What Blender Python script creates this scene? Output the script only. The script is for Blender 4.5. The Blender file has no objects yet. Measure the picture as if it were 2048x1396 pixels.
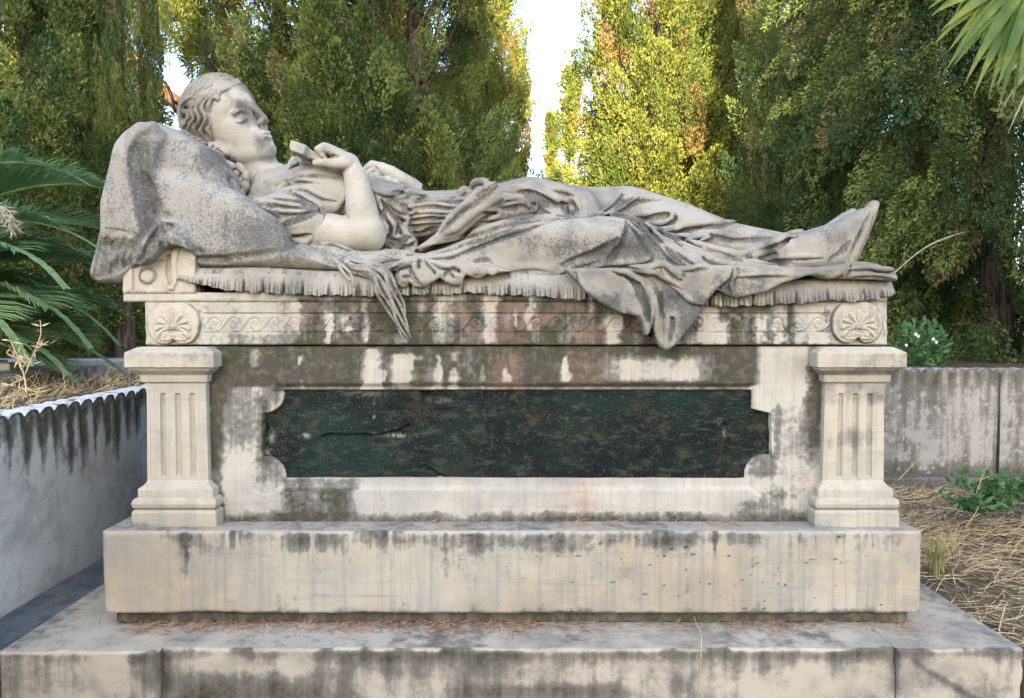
import bpy, math, random
import numpy as np
from mathutils import Vector, Matrix
R = math.radians
S = bpy.context.scene
COL = S.collection
rng = np.random.default_rng(7)
random.seed(7)

# ------------------------------------------------------------------ camera
F_PX = 1550.0
PITCH = math.atan(63 / F_PX)
CAM = np.array([0.0, -2.308, 0.889])
cam_d = bpy.data.cameras.new('camera')
cam_d.sensor_fit = 'HORIZONTAL'
cam_d.sensor_width = 36
cam_d.lens = F_PX / 2048 * 36
cam_d.clip_start = 0.05
cam_d.clip_end = 3000
cam = bpy.data.objects.new('camera', cam_d)
COL.objects.link(cam)
cam.location = CAM
cam.rotation_euler = (math.pi / 2 - PITCH, 0, 0)
S.camera = cam

# ------------------------------------------------------------------ sky, sun, exposure
SUN_EL = R(21)
SUN_AZ_DIR = np.array([0.03, -1.0])           # horizontal direction towards the sun (behind the viewer)
SUN_AZ_DIR = SUN_AZ_DIR / np.linalg.norm(SUN_AZ_DIR)
w = bpy.data.worlds.new('World'); S.world = w
w.use_nodes = True
nt = w.node_tree
bg = nt.nodes['Background']
sky = nt.nodes.new('ShaderNodeTexSky')
sky.sky_type = 'NISHITA'
sky.sun_disc = False
sky.sun_elevation = SUN_EL
sky.sun_rotation = math.atan2(SUN_AZ_DIR[0], SUN_AZ_DIR[1])
sky.air_density = 1.0
sky.dust_density = 2.2
sky.ozone_density = 1.0
nt.links.new(sky.outputs[0], bg.inputs[0])
bg.inputs[1].default_value = 0.15
sun_d = bpy.data.lights.new('sun', 'SUN')
sun_d.energy = 4.5
sun_d.angle = R(0.5)
sun_d.color = (1.0, 0.86, 0.66)
sun = bpy.data.objects.new('sun', sun_d); COL.objects.link(sun)
sv = Vector((SUN_AZ_DIR[0] * math.cos(SUN_EL), SUN_AZ_DIR[1] * math.cos(SUN_EL), math.sin(SUN_EL)))
sun.rotation_euler = sv.to_track_quat('Z', 'Y').to_euler()
S.view_settings.view_transform = 'Standard'
S.view_settings.look = 'None'
S.view_settings.gamma = 1
S.view_settings.exposure = 3.0
S.view_settings.use_curve_mapping = False

# ------------------------------------------------------------------ pixel <-> world (planning from the photograph)
_sp, _cp = math.sin(PITCH), math.cos(PITCH)
def W(u, v, y):
    a = (np.asarray(u, float) - 1024) / F_PX
    b = (698 - np.asarray(v, float)) / F_PX
    dy = _cp + b * _sp
    dz = -_sp + b * _cp
    t = (np.asarray(y, float) - CAM[1]) / dy
    return np.stack(np.broadcast_arrays(CAM[0] + a * t, np.asarray(y, float) + 0 * t, CAM[2] + dz * t), -1)
def wx(u, y): return float(W(u, 635, y)[0])
def wz(v, y, u=1024): return float(W(u, v, y)[2])
def px(y): return (y - CAM[1]) / F_PX             # metres per photo pixel at depth y
def UV(x, y, z):
    dx, dy, dz = x - CAM[0], y - CAM[1], z - CAM[2]
    f = dy * _cp - dz * _sp
    up = dy * _sp + dz * _cp
    return 1024 + F_PX * dx / f, 698 - F_PX * up / f

# ------------------------------------------------------------------ scene helpers
def tag(o, label=None, cat=None, group=None, kind=None):
    if label: o['label'] = label
    if cat: o['category'] = cat
    if group: o['group'] = group
    if kind: o['kind'] = kind
    return o
def empty(name, loc=(0, 0, 0)):
    o = bpy.data.objects.new(name, None); COL.objects.link(o); o.location = loc
    o.empty_display_size = 0.1
    return o
def link(name, me, mat=None, parent=None):
    o = bpy.data.objects.new(name, me); COL.objects.link(o)
    if mat: me.materials.append(mat)
    if parent is not None:
        o.parent = parent
        off = Vector((0, 0, 0)); pp = parent
        while pp is not None:
            off += pp.matrix_basis.translation; pp = pp.parent
        if off.length > 1e-9: me.transform(Matrix.Translation(-off))
    return o
def mesh_np(name, verts, quads=None, tris=None, smooth=True, attrs=None):
    """mesh from numpy arrays"""
    me = bpy.data.meshes.new(name)
    verts = np.asarray(verts, np.float32)
    nq = 0 if quads is None else len(quads)
    ntr = 0 if tris is None else len(tris)
    me.vertices.add(len(verts)); me.vertices.foreach_set('co', verts.ravel())
    loops = []
    starts = []
    if nq:
        loops.append(np.asarray(quads, np.int32).ravel()); starts.append(np.arange(nq) * 4)
    if ntr:
        loops.append(np.asarray(tris, np.int32).ravel()); starts.append(nq * 4 + np.arange(ntr) * 3)
    loops = np.concatenate(loops); starts = np.concatenate(starts).astype(np.int32)
    me.loops.add(len(loops)); me.loops.foreach_set('vertex_index', loops)
    me.polygons.add(nq + ntr); me.polygons.foreach_set('loop_start', starts)
    me.polygons.foreach_set('use_smooth', np.full(nq + ntr, smooth, bool))
    me.update(calc_edges=True)
    if attrs:
        for k, a in attrs.items():
            at = me.attributes.new(k, 'FLOAT', 'POINT')
            at.data.foreach_set('value', np.asarray(a, np.float32))
    return me
class MB:
    """collects boxes, lofts and tubes into one mesh"""
    def __init__(s): s.v = []; s.q = []; s.t = []; s.n = 0
    def add(s, v, q=None, t=None):
        v = np.asarray(v, float).reshape(-1, 3)
        if q is not None and len(q): s.q.append(np.asarray(q) + s.n)
        if t is not None and len(t): s.t.append(np.asarray(t) + s.n)
        s.v.append(v); s.n += len(v)
    def grid(s, P, flip=False, cu=False, cv=False):
        P = np.asarray(P); a, b = P.shape[:2]
        I = np.arange(a * b).reshape(a, b)
        if cu: I = np.concatenate([I, I[:1]], 0)
        if cv: I = np.concatenate([I, I[:, :1]], 1)
        q = np.stack([I[:-1, :-1], I[1:, :-1], I[1:, 1:], I[:-1, 1:]], -1).reshape(-1, 4)
        if flip: q = q[:, ::-1]
        s.add(P.reshape(-1, 3), q)
    def box(s, x0, x1, y0, y1, z0, z1, bev=0.004):
        s.loft((x0 + x1) / 2, (y0 + y1) / 2, (x1 - x0) / 2, (y1 - y0) / 2,
               [(z0, -bev), (z0 + bev, 0), (z1 - bev, 0), (z1, -bev)], rc=bev)
    def loft(s, cx, cy, hx, hy, prof, rc=0.004):
        """stacked rectangular rings (z, offset), rounded corners, capped"""
        rings = []
        for z, o in prof:
            a, b = hx + o, hy + o; r = rc
            p = []
            for sx, sy in ((1, 1), (-1, 1), (-1, -1), (1, -1)):
                c = [(sx * a, sy * (b - r)), (sx * (a - r * .3), sy * (b - r * .3)), (sx * (a - r), sy * b)]
                if sx * sy < 0: c = c[::-1]
                p += c
            rings.append([(cx + q[0], cy + q[1], z) for q in p])
        P = np.array(rings); m = P.shape[1]
        self_n = s.n
        s.grid(P, flip=True, cv=True)
        c0 = s.n
        s.add([[cx, cy, prof[0][0]], [cx, cy, prof[-1][0]]])
        b0 = self_n; b1 = self_n + (len(prof) - 1) * m
        t = [(c0, b0 + (i + 1) % m, b0 + i) for i in range(m)] + [(c0 + 1, b1 + i, b1 + (i + 1) % m) for i in range(m)]
        s.t.append(np.array(t))
    def tube(s, pts, rad, seg=6, cap=True):
        pts = np.asarray(pts, float); n = len(pts)
        rad = np.broadcast_to(rad, n)
        T = np.gradient(pts, axis=0); T /= np.linalg.norm(T, axis=1)[:, None] + 1e-12
        ref = np.array([0.3, 0.2, 0.93]) if abs(T[0, 2]) < .8 else np.array([1., .1, 0])
        A = np.cross(T, ref); A /= np.linalg.norm(A, axis=1)[:, None] + 1e-12
        B = np.cross(T, A)
        th = np.arange(seg) / seg * 2 * np.pi
        P = pts[:, None] + rad[:, None, None] * (np.cos(th)[None, :, None] * A[:, None] + np.sin(th)[None, :, None] * B[:, None])
        n0 = s.n
        s.grid(P, cv=True)
        if cap:
            c0 = s.n; s.add([pts[0], pts[-1]]); b1 = n0 + (n - 1) * seg
            s.t.append(np.array([(c0, n0 + i, n0 + (i + 1) % seg) for i in range(seg)] + [(c0 + 1, b1 + (i + 1) % seg, b1 + i) for i in range(seg)]))
    def mesh(s, name, smooth=False, attrs=None):
        v = np.concatenate(s.v)
        q = np.concatenate(s.q) if s.q else None
        t = np.concatenate(s.t) if s.t else None
        at = None
        if attrs:
            u_, v_ = UV(v[:, 0], v[:, 1], v[:, 2])
            at = {k: f(u_, v_, v) for k, f in attrs.items()}
        return mesh_np(name, v, q, t, smooth, at)
    def build(s, name, mat, parent=None, smooth=False, attrs=None):
        return link(name, s.mesh(name, smooth, attrs), mat, parent)

# ------------------------------------------------------------------ numpy noise
def _hash(i, j, k, seed):
    n = (i * 374761393 + j * 668265263 + k * 2147483647 % 998244353 + seed * 144269) & 0x7fffffff
    n = ((n ^ (n >> 13)) * 1274126177) & 0x7fffffff
    n = ((n ^ (n >> 16)) * 668265263) & 0x7fffffff
    return ((n ^ (n >> 15)) & 0xffff) / 65535.0
def vn(x, y, z=None, seed=0):
    x = np.asarray(x, float); y = np.asarray(y, float)
    z = np.zeros_like(x) if z is None else np.asarray(z, float)
    i, j, k = (np.floor(a).astype(np.int64) for a in (x, y, z))
    f, g, h = x - i, y - j, z - k
    f = f * f * (3 - 2 * f); g = g * g * (3 - 2 * g); h = h * h * (3 - 2 * h)
    def c(a, b, d): return _hash(i + a, j + b, (k + d) * 7919, seed)
    lo = (c(0, 0, 0) * (1 - f) + c(1, 0, 0) * f) * (1 - g) + (c(0, 1, 0) * (1 - f) + c(1, 1, 0) * f) * g
    hi = (c(0, 0, 1) * (1 - f) + c(1, 0, 1) * f) * (1 - g) + (c(0, 1, 1) * (1 - f) + c(1, 1, 1) * f) * g
    return lo * (1 - h) + hi * h
def fbm(x, y, z=None, seed=0, o=4):
    t = 0; a = .5; s = 0
    for i in range(o):
        t = t + a * vn(np.asarray(x) * 2 ** i, np.asarray(y) * 2 ** i, None if z is None else np.asarray(z) * 2 ** i, seed + i); s += a; a *= .5
    return t / s
def ss(a, b, x):
    t = np.clip((np.asarray(x, float) - a) / (b - a), 0, 1); return t * t * (3 - 2 * t)

# ------------------------------------------------------------------ materials
class NT:
    def __init__(s, name):
        s.m = bpy.data.materials.new(name); s.m.use_nodes = True
        s.t = s.m.node_tree; s.b = s.t.nodes['Principled BSDF']
        g = s.t.nodes.new('ShaderNodeNewGeometry'); s.pos = g.outputs['Position']; s.geo = g
    def n(s, typ, **kw):
        x = s.t.nodes.new(typ)
        for k, v in kw.items(): setattr(x, k, v)
        return x
    def set(s, sock, v):
        if hasattr(v, 'default_value') or isinstance(v, bpy.types.NodeSocket): s.t.links.new(v, sock)
        else: sock.default_value = v
    def math(s, op, a, b=0.0, clamp=False):
        x = s.n('ShaderNodeMath', operation=op); x.use_clamp = clamp
        s.set(x.inputs[0], a); s.set(x.inputs[1], b); return x.outputs[0]
    def noise(s, scale, detail=5, rough=.6, vec=None, dist=0, st=None, off=(0, 0, 0)):
        x = s.n('ShaderNodeTexNoise'); x.inputs['Scale'].default_value = scale
        x.inputs['Detail'].default_value = detail; x.inputs['Roughness'].default_value = rough
        x.inputs['Distortion'].default_value = dist
        v = vec or s.pos
        if st or off != (0, 0, 0):
            mp = s.n('ShaderNodeMapping'); s.t.links.new(v, mp.inputs[0])
            mp.inputs['Scale'].default_value = st or (1, 1, 1); mp.inputs['Location'].default_value = off
            v = mp.outputs[0]
        s.t.links.new(v, x.inputs['Vector']); return x.outputs['Fac']
    def ramp(s, f, a, b, va=0.0, vb=1.0):
        x = s.n('ShaderNodeMapRange', interpolation_type='SMOOTHSTEP')
        s.set(x.inputs[0], f)
        for i, v in zip((1, 2, 3, 4), (a, b, va, vb)): x.inputs[i].default_value = v
        return x.outputs[0]
    def mix(s, f, a, b, blend='MIX'):
        x = s.n('ShaderNodeMix', data_type='RGBA', blend_type=blend)
        s.set(x.inputs[0], f)
        for i, v in ((6, a), (7, b)): s.set(x.inputs[i], (*v, 1) if isinstance(v, tuple) else v)
        return x.outputs[2]
    def attr(s, name):
        x = s.n('ShaderNodeAttribute'); x.attribute_name = name; return x.outputs['Fac']
    def bump(s, h, strength, dist):
        x = s.n('ShaderNodeBump'); x.inputs['Strength'].default_value = strength; x.inputs['Distance'].default_value = dist
        s.t.links.new(h, x.inputs['Height']); s.t.links.new(x.outputs[0], s.b.inputs['Normal'])
    def done(s, col, rough=.85, spec=.25):
        s.set(s.b.inputs['Base Color'], (*col, 1) if isinstance(col, tuple) else col)
        s.set(s.b.inputs['Roughness'], rough); s.b.inputs['Specular IOR Level'].default_value = spec
        return s.m

def stone(name, clean=(.46, .43, .375), warm=(.43, .37, .275), grey=(.245, .24, .23), dark=(.056, .049, .038), grey_amt=.5, patch=0.0, speck=.5, streak=.35, warm_amt=.5, bumpd=.0016, moss=0.0, fine=.3, blotch=.55, fscale=60, film=0.0):
    """weathered marble: 'grime' vertex attribute drives soot and lichen, noise breaks it up"""
    clean, warm, grey, dark = (tuple(.76 * c for c in q) for q in (clean, warm, grey, dark))
    m = NT(name)
    g = m.attr('grime'); pk = m.attr('pink')
    n1 = m.noise(2.6, 7, .62); n2 = m.noise(13, 6, .65); n3 = m.noise(fscale, 5, .7)
    st = m.noise(1.0, 6, .6, st=(26, 26, 2.2), off=(3, 1, 7))
    vein = m.noise(1.0, 5, .6, st=(3, 3, 14), dist=.6, off=(9, 4, 2))
    col = m.mix(m.ramp(n1, .38, .68), clean, warm) if warm_amt > 0 else m.mix(0.0, clean, clean)
    if warm_amt < 1: col = m.mix(1 - warm_amt, col, clean)
    col = m.mix(m.math('MULTIPLY', m.ramp(vein, .52, .72), .28), col, grey)
    gg = m.math('ADD', m.math('MULTIPLY', m.math('SUBTRACT', n2, .5), .9), m.math('MULTIPLY', m.math('SUBTRACT', n1, .5), 1.3))
    col = m.mix(m.math('MULTIPLY', m.ramp(gg, -.1, .25), grey_amt), col, grey)
    if film:                                            # thin grey rain film and bedding lines
        ln = m.noise(1.0, 6, .65, st=(60, 60, 1.5), off=(1, 2, 3)); bd = m.noise(1.0, 5, .7, st=(2.2, 2.2, 42), dist=.4, off=(6, 2, 8))
        col = m.mix(m.math('MULTIPLY', m.ramp(ln, .47, .66), film * .75), col, tuple(.72 * q for q in grey))
        col = m.mix(m.math('MULTIPLY', m.ramp(bd, .55, .70), film), col, tuple(.85 * q for q in grey))
        col = m.mix(m.math('MULTIPLY', m.ramp(m.noise(4.5, 7, .7, off=(8, 1, 3)), .45, .66), film), col, grey)
    # soot, lichen and painted shade
    a = m.math('ADD', g, m.math('MULTIPLY', m.math('SUBTRACT', st, .5), streak * 1.6))
    a = m.math('ADD', a, m.math('MULTIPLY', m.math('SUBTRACT', n2, .5), blotch))
    a = m.math('ADD', a, m.math('MULTIPLY', m.math('SUBTRACT', n3, .5), fine))
    a = m.math('ADD', a, patch)
    mid = tuple(.62 * d + .38 * gr for d, gr in zip(dark, grey))
    col = m.mix(m.ramp(a, .22, .52, 0, .85), col, mid)
    dk = m.mix(m.ramp(m.noise(8, 4, .6, off=(5, 5, 5)), .45, .62), dark, (dark[0] * .75, dark[1] * .95, dark[2] * .62)) if moss else m.mix(0.0, dark, dark)
    dk = m.mix(m.math('MULTIPLY', m.ramp(m.noise(34, 6, .72, off=(2, 8, 4)), .46, .68), .75), dk, (dark[0] * 2.6, dark[1] * 2.5, dark[2] * 2.2))
    col = m.mix(m.ramp(a, .46, .78, 0, .95), col, dk)
    col = m.mix(m.math('MULTIPLY', pk, m.ramp(n2, .35, .6, .4, 1.0)), col, (.30, .15, .12))
    if speck > 0:
        sp = m.noise(95, 3, .7)
        sa = m.math('ADD', sp, m.math('MULTIPLY', m.math('SUBTRACT', n2, .5), .35))
        col = m.mix(m.math('MULTIPLY', m.ramp(sa, .60, .70), speck), col, (.09, .088, .085))
        sp2 = m.noise(120, 2, .6, off=(31, 7, 3))
        col = m.mix(m.math('MULTIPLY', m.ramp(sp2, .66, .74), speck * .22), col, (.42, .40, .37))
    h = m.math('ADD', m.math('MULTIPLY', n3, .6), m.math('MULTIPLY', m.noise(190, 3, .6), .5))
    m.bump(h, .7, bumpd)
    return m.done(col, .88, .2)
# ------------------------------------------------------------------ relief panels (real displaced geometry)
def soft(u, v, u0, u1, v0, v1, s=8, sv=None):
    sv = sv or s
    return ss(u0 - s, u0 + s, u) * (1 - ss(u1 - s, u1 + s, u)) * ss(v0 - sv, v0 + sv, v) * (1 - ss(v1 - sv, v1 + sv, v))
def blob(u, v, uc, vc, a, b):
    return np.exp(-(((u - uc) / a) ** 2 + ((v - vc) / b) ** 2))
def relief(name, x0, x1, z0, z1, y, yback, res, dep, grime, mat, parent, pink=None, bev=.004, worn=0):
    """a block whose front face is carved: dep(x, z, u, v) metres, positive = cut back"""
    nx = max(2, int((x1 - x0) / res)); nz = max(2, int((z1 - z0) / res))
    X, Z = np.meshgrid(np.linspace(x0, x1, nx + 1), np.linspace(z0, z1, nz + 1), indexing='ij')
    U, V = UV(X, y + 0 * X, Z)
    D = dep(X, Z, U, V) if dep else 0 * X
    e = np.minimum(np.minimum(X - x0, x1 - X), np.minimum(Z - z0, z1 - Z))
    rough = (fbm(X * 9, Z * 9, seed=3) - .5) * .003
    chip = ss(.55, .8, fbm(X * 30, Z * 30, seed=5)) * .004 + ss(.60, .72, fbm(X * 7, Z * 7, seed=15)) * .008
    D = D + rough + np.where(e < bev, (bev - e) * .7, 0) + chip * np.exp(-e / .006)
    P = np.stack([X, y + D, Z], -1)
    G = grime(U, V) if grime else 0 * X
    K = pink(U, V) if pink else 0 * X
    if worn: G = G - worn * np.exp(-(z1 - Z) / .006) * ss(.25, .6, fbm(X * 14, Z * 14, seed=29))
    b = MB(); b.grid(P, flip=False)
    ring = np.concatenate([P[:, 0], P[-1, 1:], P[-2::-1, -1], P[0, -2:0:-1]])
    gi = np.arange((nx + 1) * (nz + 1)).reshape(nx + 1, nz + 1)
    ri = np.concatenate([gi[:, 0], gi[-1, 1:], gi[-2::-1, -1], gi[0, -2:0:-1]])
    n0 = b.n; back = ring.copy(); back[:, 1] = yback
    mid = ring.copy(); mid[:, 1] = ring[:, 1] + .01
    m = len(ring)
    GR = G[..., None].reshape(-1)
    b.add(mid); b.add(back)
    r2 = np.roll(np.arange(m), -1)
    b.q.append(np.stack([ri, n0 + np.arange(m), n0 + r2, ri[r2]], -1))
    b.q.append(np.stack([n0 + np.arange(m), n0 + m + np.arange(m), n0 + m + r2, n0 + r2], -1))
    c = b.n; b.add([[(x0 + x1) / 2, yback, (z0 + z1) / 2]])
    b.t.append(np.stack([np.full(m, c), n0 + m + r2, n0 + m + np.arange(m)], -1))
    v = np.concatenate(b.v)
    sk = .02 + .55 * fbm(mid[:, 0] * 5, mid[:, 2] * 5 + 3, seed=19)
    ga = np.concatenate([GR, sk, sk, [.3]])
    ka = np.concatenate([K.reshape(-1), np.zeros(2 * m + 1)])
    me = mesh_np(name, v, np.concatenate(b.q), np.concatenate(b.t), False, {'grime': ga, 'pink': ka})
    return link(name, me, mat, parent)

M_TOMB = stone('weathered_marble', blotch=.34, clean=(.46, .425, .365), warm=(.43, .37, .27), film=.35, grey_amt=.45, speck=.25, moss=1)
M_PILAR = stone('pilaster_marble', clean=(.45, .405, .32), warm=(.44, .36, .25), grey_amt=.35, speck=.25, streak=.25, film=.38)
M_STEP = stone('step_marble', clean=(.46, .405, .325), warm=(.43, .345, .23), grey=(.235, .215, .19), grey_amt=.7, speck=.25, streak=.45, moss=1)
M_BLOCK = stone('plinth_marble', clean=(.43, .39, .315), warm=(.44, .34, .20), grey_amt=.5, speck=.2, streak=.5, warm_amt=.9, film=.46)
M_WALL = stone('wall_marble', clean=(.50, .51, .51), warm=(.45, .44, .42), grey=(.23, .23, .225), dark=(.06, .06, .052), grey_amt=.5, speck=.45, streak=.4, moss=1)

tomb = empty('tomb', (0, .4, 0))
tag(tomb, 'weathered white marble couch tomb with pilasters, dark slate plaque and broad steps', 'tomb')
TOP_DIE = wz(692, 0)
# ---- lowest step: three slabs
H1 = -.42
def g_step(U, V):
    g = .30 + .30 * (1 - ss(1300, 1335, V)) + .35 * fbm(U * .012, V * .012, seed=11) - .15
    g += .35 * blob(U, V, 330, 1350, 22, 60) + .3 * blob(U, V, 275, 1330, 40, 40) - .55 * blob(U, V, 225, 1345, 40, 45)
    g += .3 * soft(U, V, 340, 700, 1350, 1420, 40) - .4 * blob(U, V, 600, 1325, 40, 22) - .35 * blob(U, V, 440, 1325, 70, 22)
    g += .25 * soft(U, V, 620, 1050, 1300, 1345, 40) + .3 * soft(U, V, 900, 1250, 1370, 1400, 40, 12)
    g -= .35 * blob(U, V, 1600, 1370, 120, 25) + .3 * blob(U, V, 1900, 1330, 60, 20)
    g += .35 * blob(U, V, 1790, 1340, 10, 60) + .3 * np.exp(-((V - 1325 - (U - 1830) * .62) / 8) ** 2) * ss(1815, 1835, U) * (1 - ss(1960, 2000, U))
    return g
z1 = 0.0
xj0, xj1 = float(W(319, 1300, -.268)[0]), float(W(1794, 1300, -.268)[0])
for (a, b, yf, zt) in ((-1.370, xj0 - .0015, -.272, -.004), (xj0 + .0015, xj1 - .0015, -.266, .001), (xj1 + .0015, 1.370, -.268, 0)):
    relief('step_slab', a, b, H1, zt, yf, 1.25, .006, None, g_step, M_STEP, tomb, worn=.9)
# ---- recess under the plinth block, plinth block
r_ = MB(); r_.box(-1.152, 1.152, -.085, 1.12, .001, .040); r_.build('joint_course', M_STEP, tomb, attrs={'grime': lambda u, v, p: .72 + 0 * u})  # recessed joint: soiling plus contact shade put into the colour
ZB0, ZB1 = .037, wz(1063, -.108)
def g_block(U, V):
    t = (V - 1063) / 163
    g = .12 + .30 * (1 - ss(0, .35, t)) * (.4 + fbm(U * .03, U * 0, seed=4)) + .25 * ss(.9, 1.02, t)
    for uc, w_, l, k in ((372, 6, .95, .42), (365, 14, .55, .30), (890, 7, .8, .34), (470, 20, .3, .3), (620, 40, .35, .35), (1085, 50, .4, .2), (1430, 5, .45, .55), (1320, 60, .35, .25), (1600, 4, .25, .3), (760, 40, .3, .35), (960, 40, .45, .3), (1500, 30, .35, .2), (700, 8, .7, .3)):
        g += k * np.exp(-((U - uc + 8 * (fbm(V * .06, U * .02 + uc, seed=26) - .5)) / (w_ * (.6 + .9 * fbm(V * .1, U * 0 + uc, seed=27)))) ** 2) * (1 - ss(l * .3, l * 1.1, t)) * (.6 + .8 * fbm(U * .2, V * .1, seed=28))
    for uc, w_, l in ((625, 4, .5), (455, 3, .25), (474, 3, .3), (700, 3, .4), (780, 4, .35)):
        g -= .5 * np.exp(-((U - uc) / w_) ** 2) * (1 - ss(l * .6, l, t))
    g -= .3 * (1 - ss(300, 345, U))
    g += .30 * (fbm(U * .012, V * .02, seed=24) - .5) + .25 * (fbm(U * .12, V * .12, seed=25) - .5)
    # dark horizontal pits
    pit = fbm(U * .07, V * .42, seed=21, o=4)
    g += .5 * ss(.745, .80, pit) * ss(700, 1300, U) + .3 * (fbm(U * .22, V * .012, seed=22) - .5) * (1 - .6 * t)
    g += .35 * (fbm(U * .006, V * .05, seed=23) - .5) * ss(600, 1300, U)
    return g
relief('plinth_block', -1.176, 1.176, ZB0, ZB1, -.108, 1.14, .005, None, g_block, M_BLOCK, tomb, bev=.006, worn=.7)

# ---- die with sunk plaque
PL = (525, 1542, 781, 957)
def plaque_sd(U, V):
    """signed distance (px) to plaque outline, negative inside"""
    d = np.maximum(np.maximum(PL[0] - U, U - PL[1]), np.maximum(PL[2] - V, V - PL[3]))
    for (uc, vc, r) in ((528, 788, 38), (532, 952, 38), (1532, 952, 42)):
        d = np.maximum(d, r - np.hypot(U - uc, V - vc))
    d = np.maximum(d, .62 * (U - 1506) - .78 * (V - 815) * .9 - 0 if False else np.minimum(U - 1506, 818 - V + (U - 1506) * .25))
    return d
def die_dep(X, Z, U, V):
    sd = plaque_sd(U, V)
    # raised bolection band round the plaque, then the sinking
    inner = 1 - ss(-2.5, .5, sd)
    band = np.maximum(np.maximum(548 - U, U - 1512), np.maximum(767 - V, V - 981))
    d = .010 * (1 - ss(-9, 2, band)) * (1 - inner)
    rings = 0
    for (uc, vc, r) in ((528, 788, 48), (532, 952, 48), (1532, 952, 52)):
        q = np.hypot(U - uc, V - vc)
        rings = np.maximum(rings, (1 - ss(r - 14, r - 8, q)) * .007)
    d = np.where(inner > .5, d, np.maximum(d - rings * .3, 0) + rings * .4)
    d = d + .05 * inner
    return d
def g_die(U, V):
    n = fbm(U * .02, V * .02, seed=31); n2 = fbm(U * .05, V * .012, seed=32)
    fs = fbm(U * .28, V * .010, seed=33); fn = fbm(U * .14, V * .14, seed=34)
    U0 = U; U = U + 12 * (fbm(U * .05, V * .09, seed=35) - .5) + 5 * (fn - .5)
    g = .05 + .25 * n + .16 * (fs - .5) + .34 * (fn - .5)
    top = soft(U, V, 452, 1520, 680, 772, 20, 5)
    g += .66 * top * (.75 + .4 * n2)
    # clean washed streaks in the sooty upper band
    for uc, v0, v1, w0, w1, k in ((744, 697, 778, 9, 19, 1), (800, 708, 774, 16, 20, 1), (822, 705, 740, 5, 5, .8), (878, 708, 776, 3, 12, .9), (908, 703, 722, 10, 6, .9), (908, 735, 778, 6, 10, .9), (1131, 712, 766, 3, 13, 1), (1012, 735, 768, 3, 9, .8), (600, 712, 730, 4, 3, .9), (602, 760, 775, 3, 3, .8), (836, 712, 722, 10, 6, .7), (768, 740, 765, 3, 2, .6), (965, 730, 775, 3, 8, .5), (510, 697, 735, 8, 8, .6), (560, 700, 770, 5, 14, .25)):
        t = np.clip((V - v0) / (v1 - v0), 0, 1)
        ww = w0 + (w1 - w0) * t + 3 * (fbm(V * .15, U * .02 + uc, seed=8) - .5)
        g -= k * .62 * (1 - ss(ww * .3, ww * 1.8, np.abs(U - uc))) * ss(v0 - 4, v0 + 4, V) * (1 - ss(v1 - 4, v1 + 4, V))
    wash = soft(U, V, 1215, 1408, 716, 764, 30, 12) * (.45 + .9 * n)
    g -= .66 * wash
    g += .35 * blob(U, V, 1352, 712, 12, 22)
    g -= .4 * soft(U, V, 1520, 1605, 695, 800, 24, 30)
    # ledge shadow-soot above the plaque
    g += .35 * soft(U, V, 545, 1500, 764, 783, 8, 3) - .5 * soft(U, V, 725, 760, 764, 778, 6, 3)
    # left field
    g += .28 * soft(U, V, 425, 560, 735, 905, 15, 40) + .55 * blob(U, V, 448, 745, 16, 70) + .3 * soft(U, V, 535, 560, 700, 800, 12)
    g += .45 * blob(U, V, 530, 860, 10, 70) + .55 * soft(U, V, 400, 446, 690, 1040, 8, 20) * (.6 + .6 * n)  # tall strip at the left pilaster: its contact shade painted on the die
    g += .25 * soft(U, V, 505, 565, 915, 965, 10)
    # below plaque
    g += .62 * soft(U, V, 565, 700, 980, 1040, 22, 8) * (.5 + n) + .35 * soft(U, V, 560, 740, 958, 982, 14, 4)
    g += .45 * blob(U, V, 765, 1005, 12, 22) - .3 * blob(U, V, 735, 985, 25, 30)
    g += .5 * ss(1016, 1042, V + 14 * (n - .5)) 
    g += .4 * blob(U, V, 1500, 1012, 60, 14) + .3 * blob(U, V, 1560, 990, 50, 10) + .3 * blob(U, V, 1020, 1012, 18, 12)
    g -= .22 * soft(U, V, 720, 1480, 958, 1020, 20, 5)
    # right field
    g += .75 * blob(U, V, 1630, 800, 20, 110) + .35 * blob(U, V, 1553, 850, 10, 60) + .35 * soft(U, V, 1500, 1550, 905, 955, 10)
    g += .18 * soft(U, V, 1550, 1640, 800, 920, 20)
    return g
def p_die(U, V):
    n = fbm(U * .06, V * .015, seed=41)
    p = .55 * soft(U, V, 1112, 1195, 965, 1028, 8) * ss(.35, .6, n) + .30 * soft(U, V, 985, 1040, 705, 775, 14) * ss(.4, .6, n) + .16 * soft(U, V, 1130, 1215, 710, 770, 20)
    return p + .8 * blob(U, V, 1612, 962, 9, 6) * ss(.45, .6, fbm(U * .3, V * .3, seed=2)) + .22 * soft(U, V, 960, 1050, 765, 780, 12, 3)
relief('die', -1.055, 1.055, ZB1 - .004, TOP_DIE - .001, 0, .95, .0034, die_dep, g_die, M_TOMB, tomb, pink=p_die, bev=.003)

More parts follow.
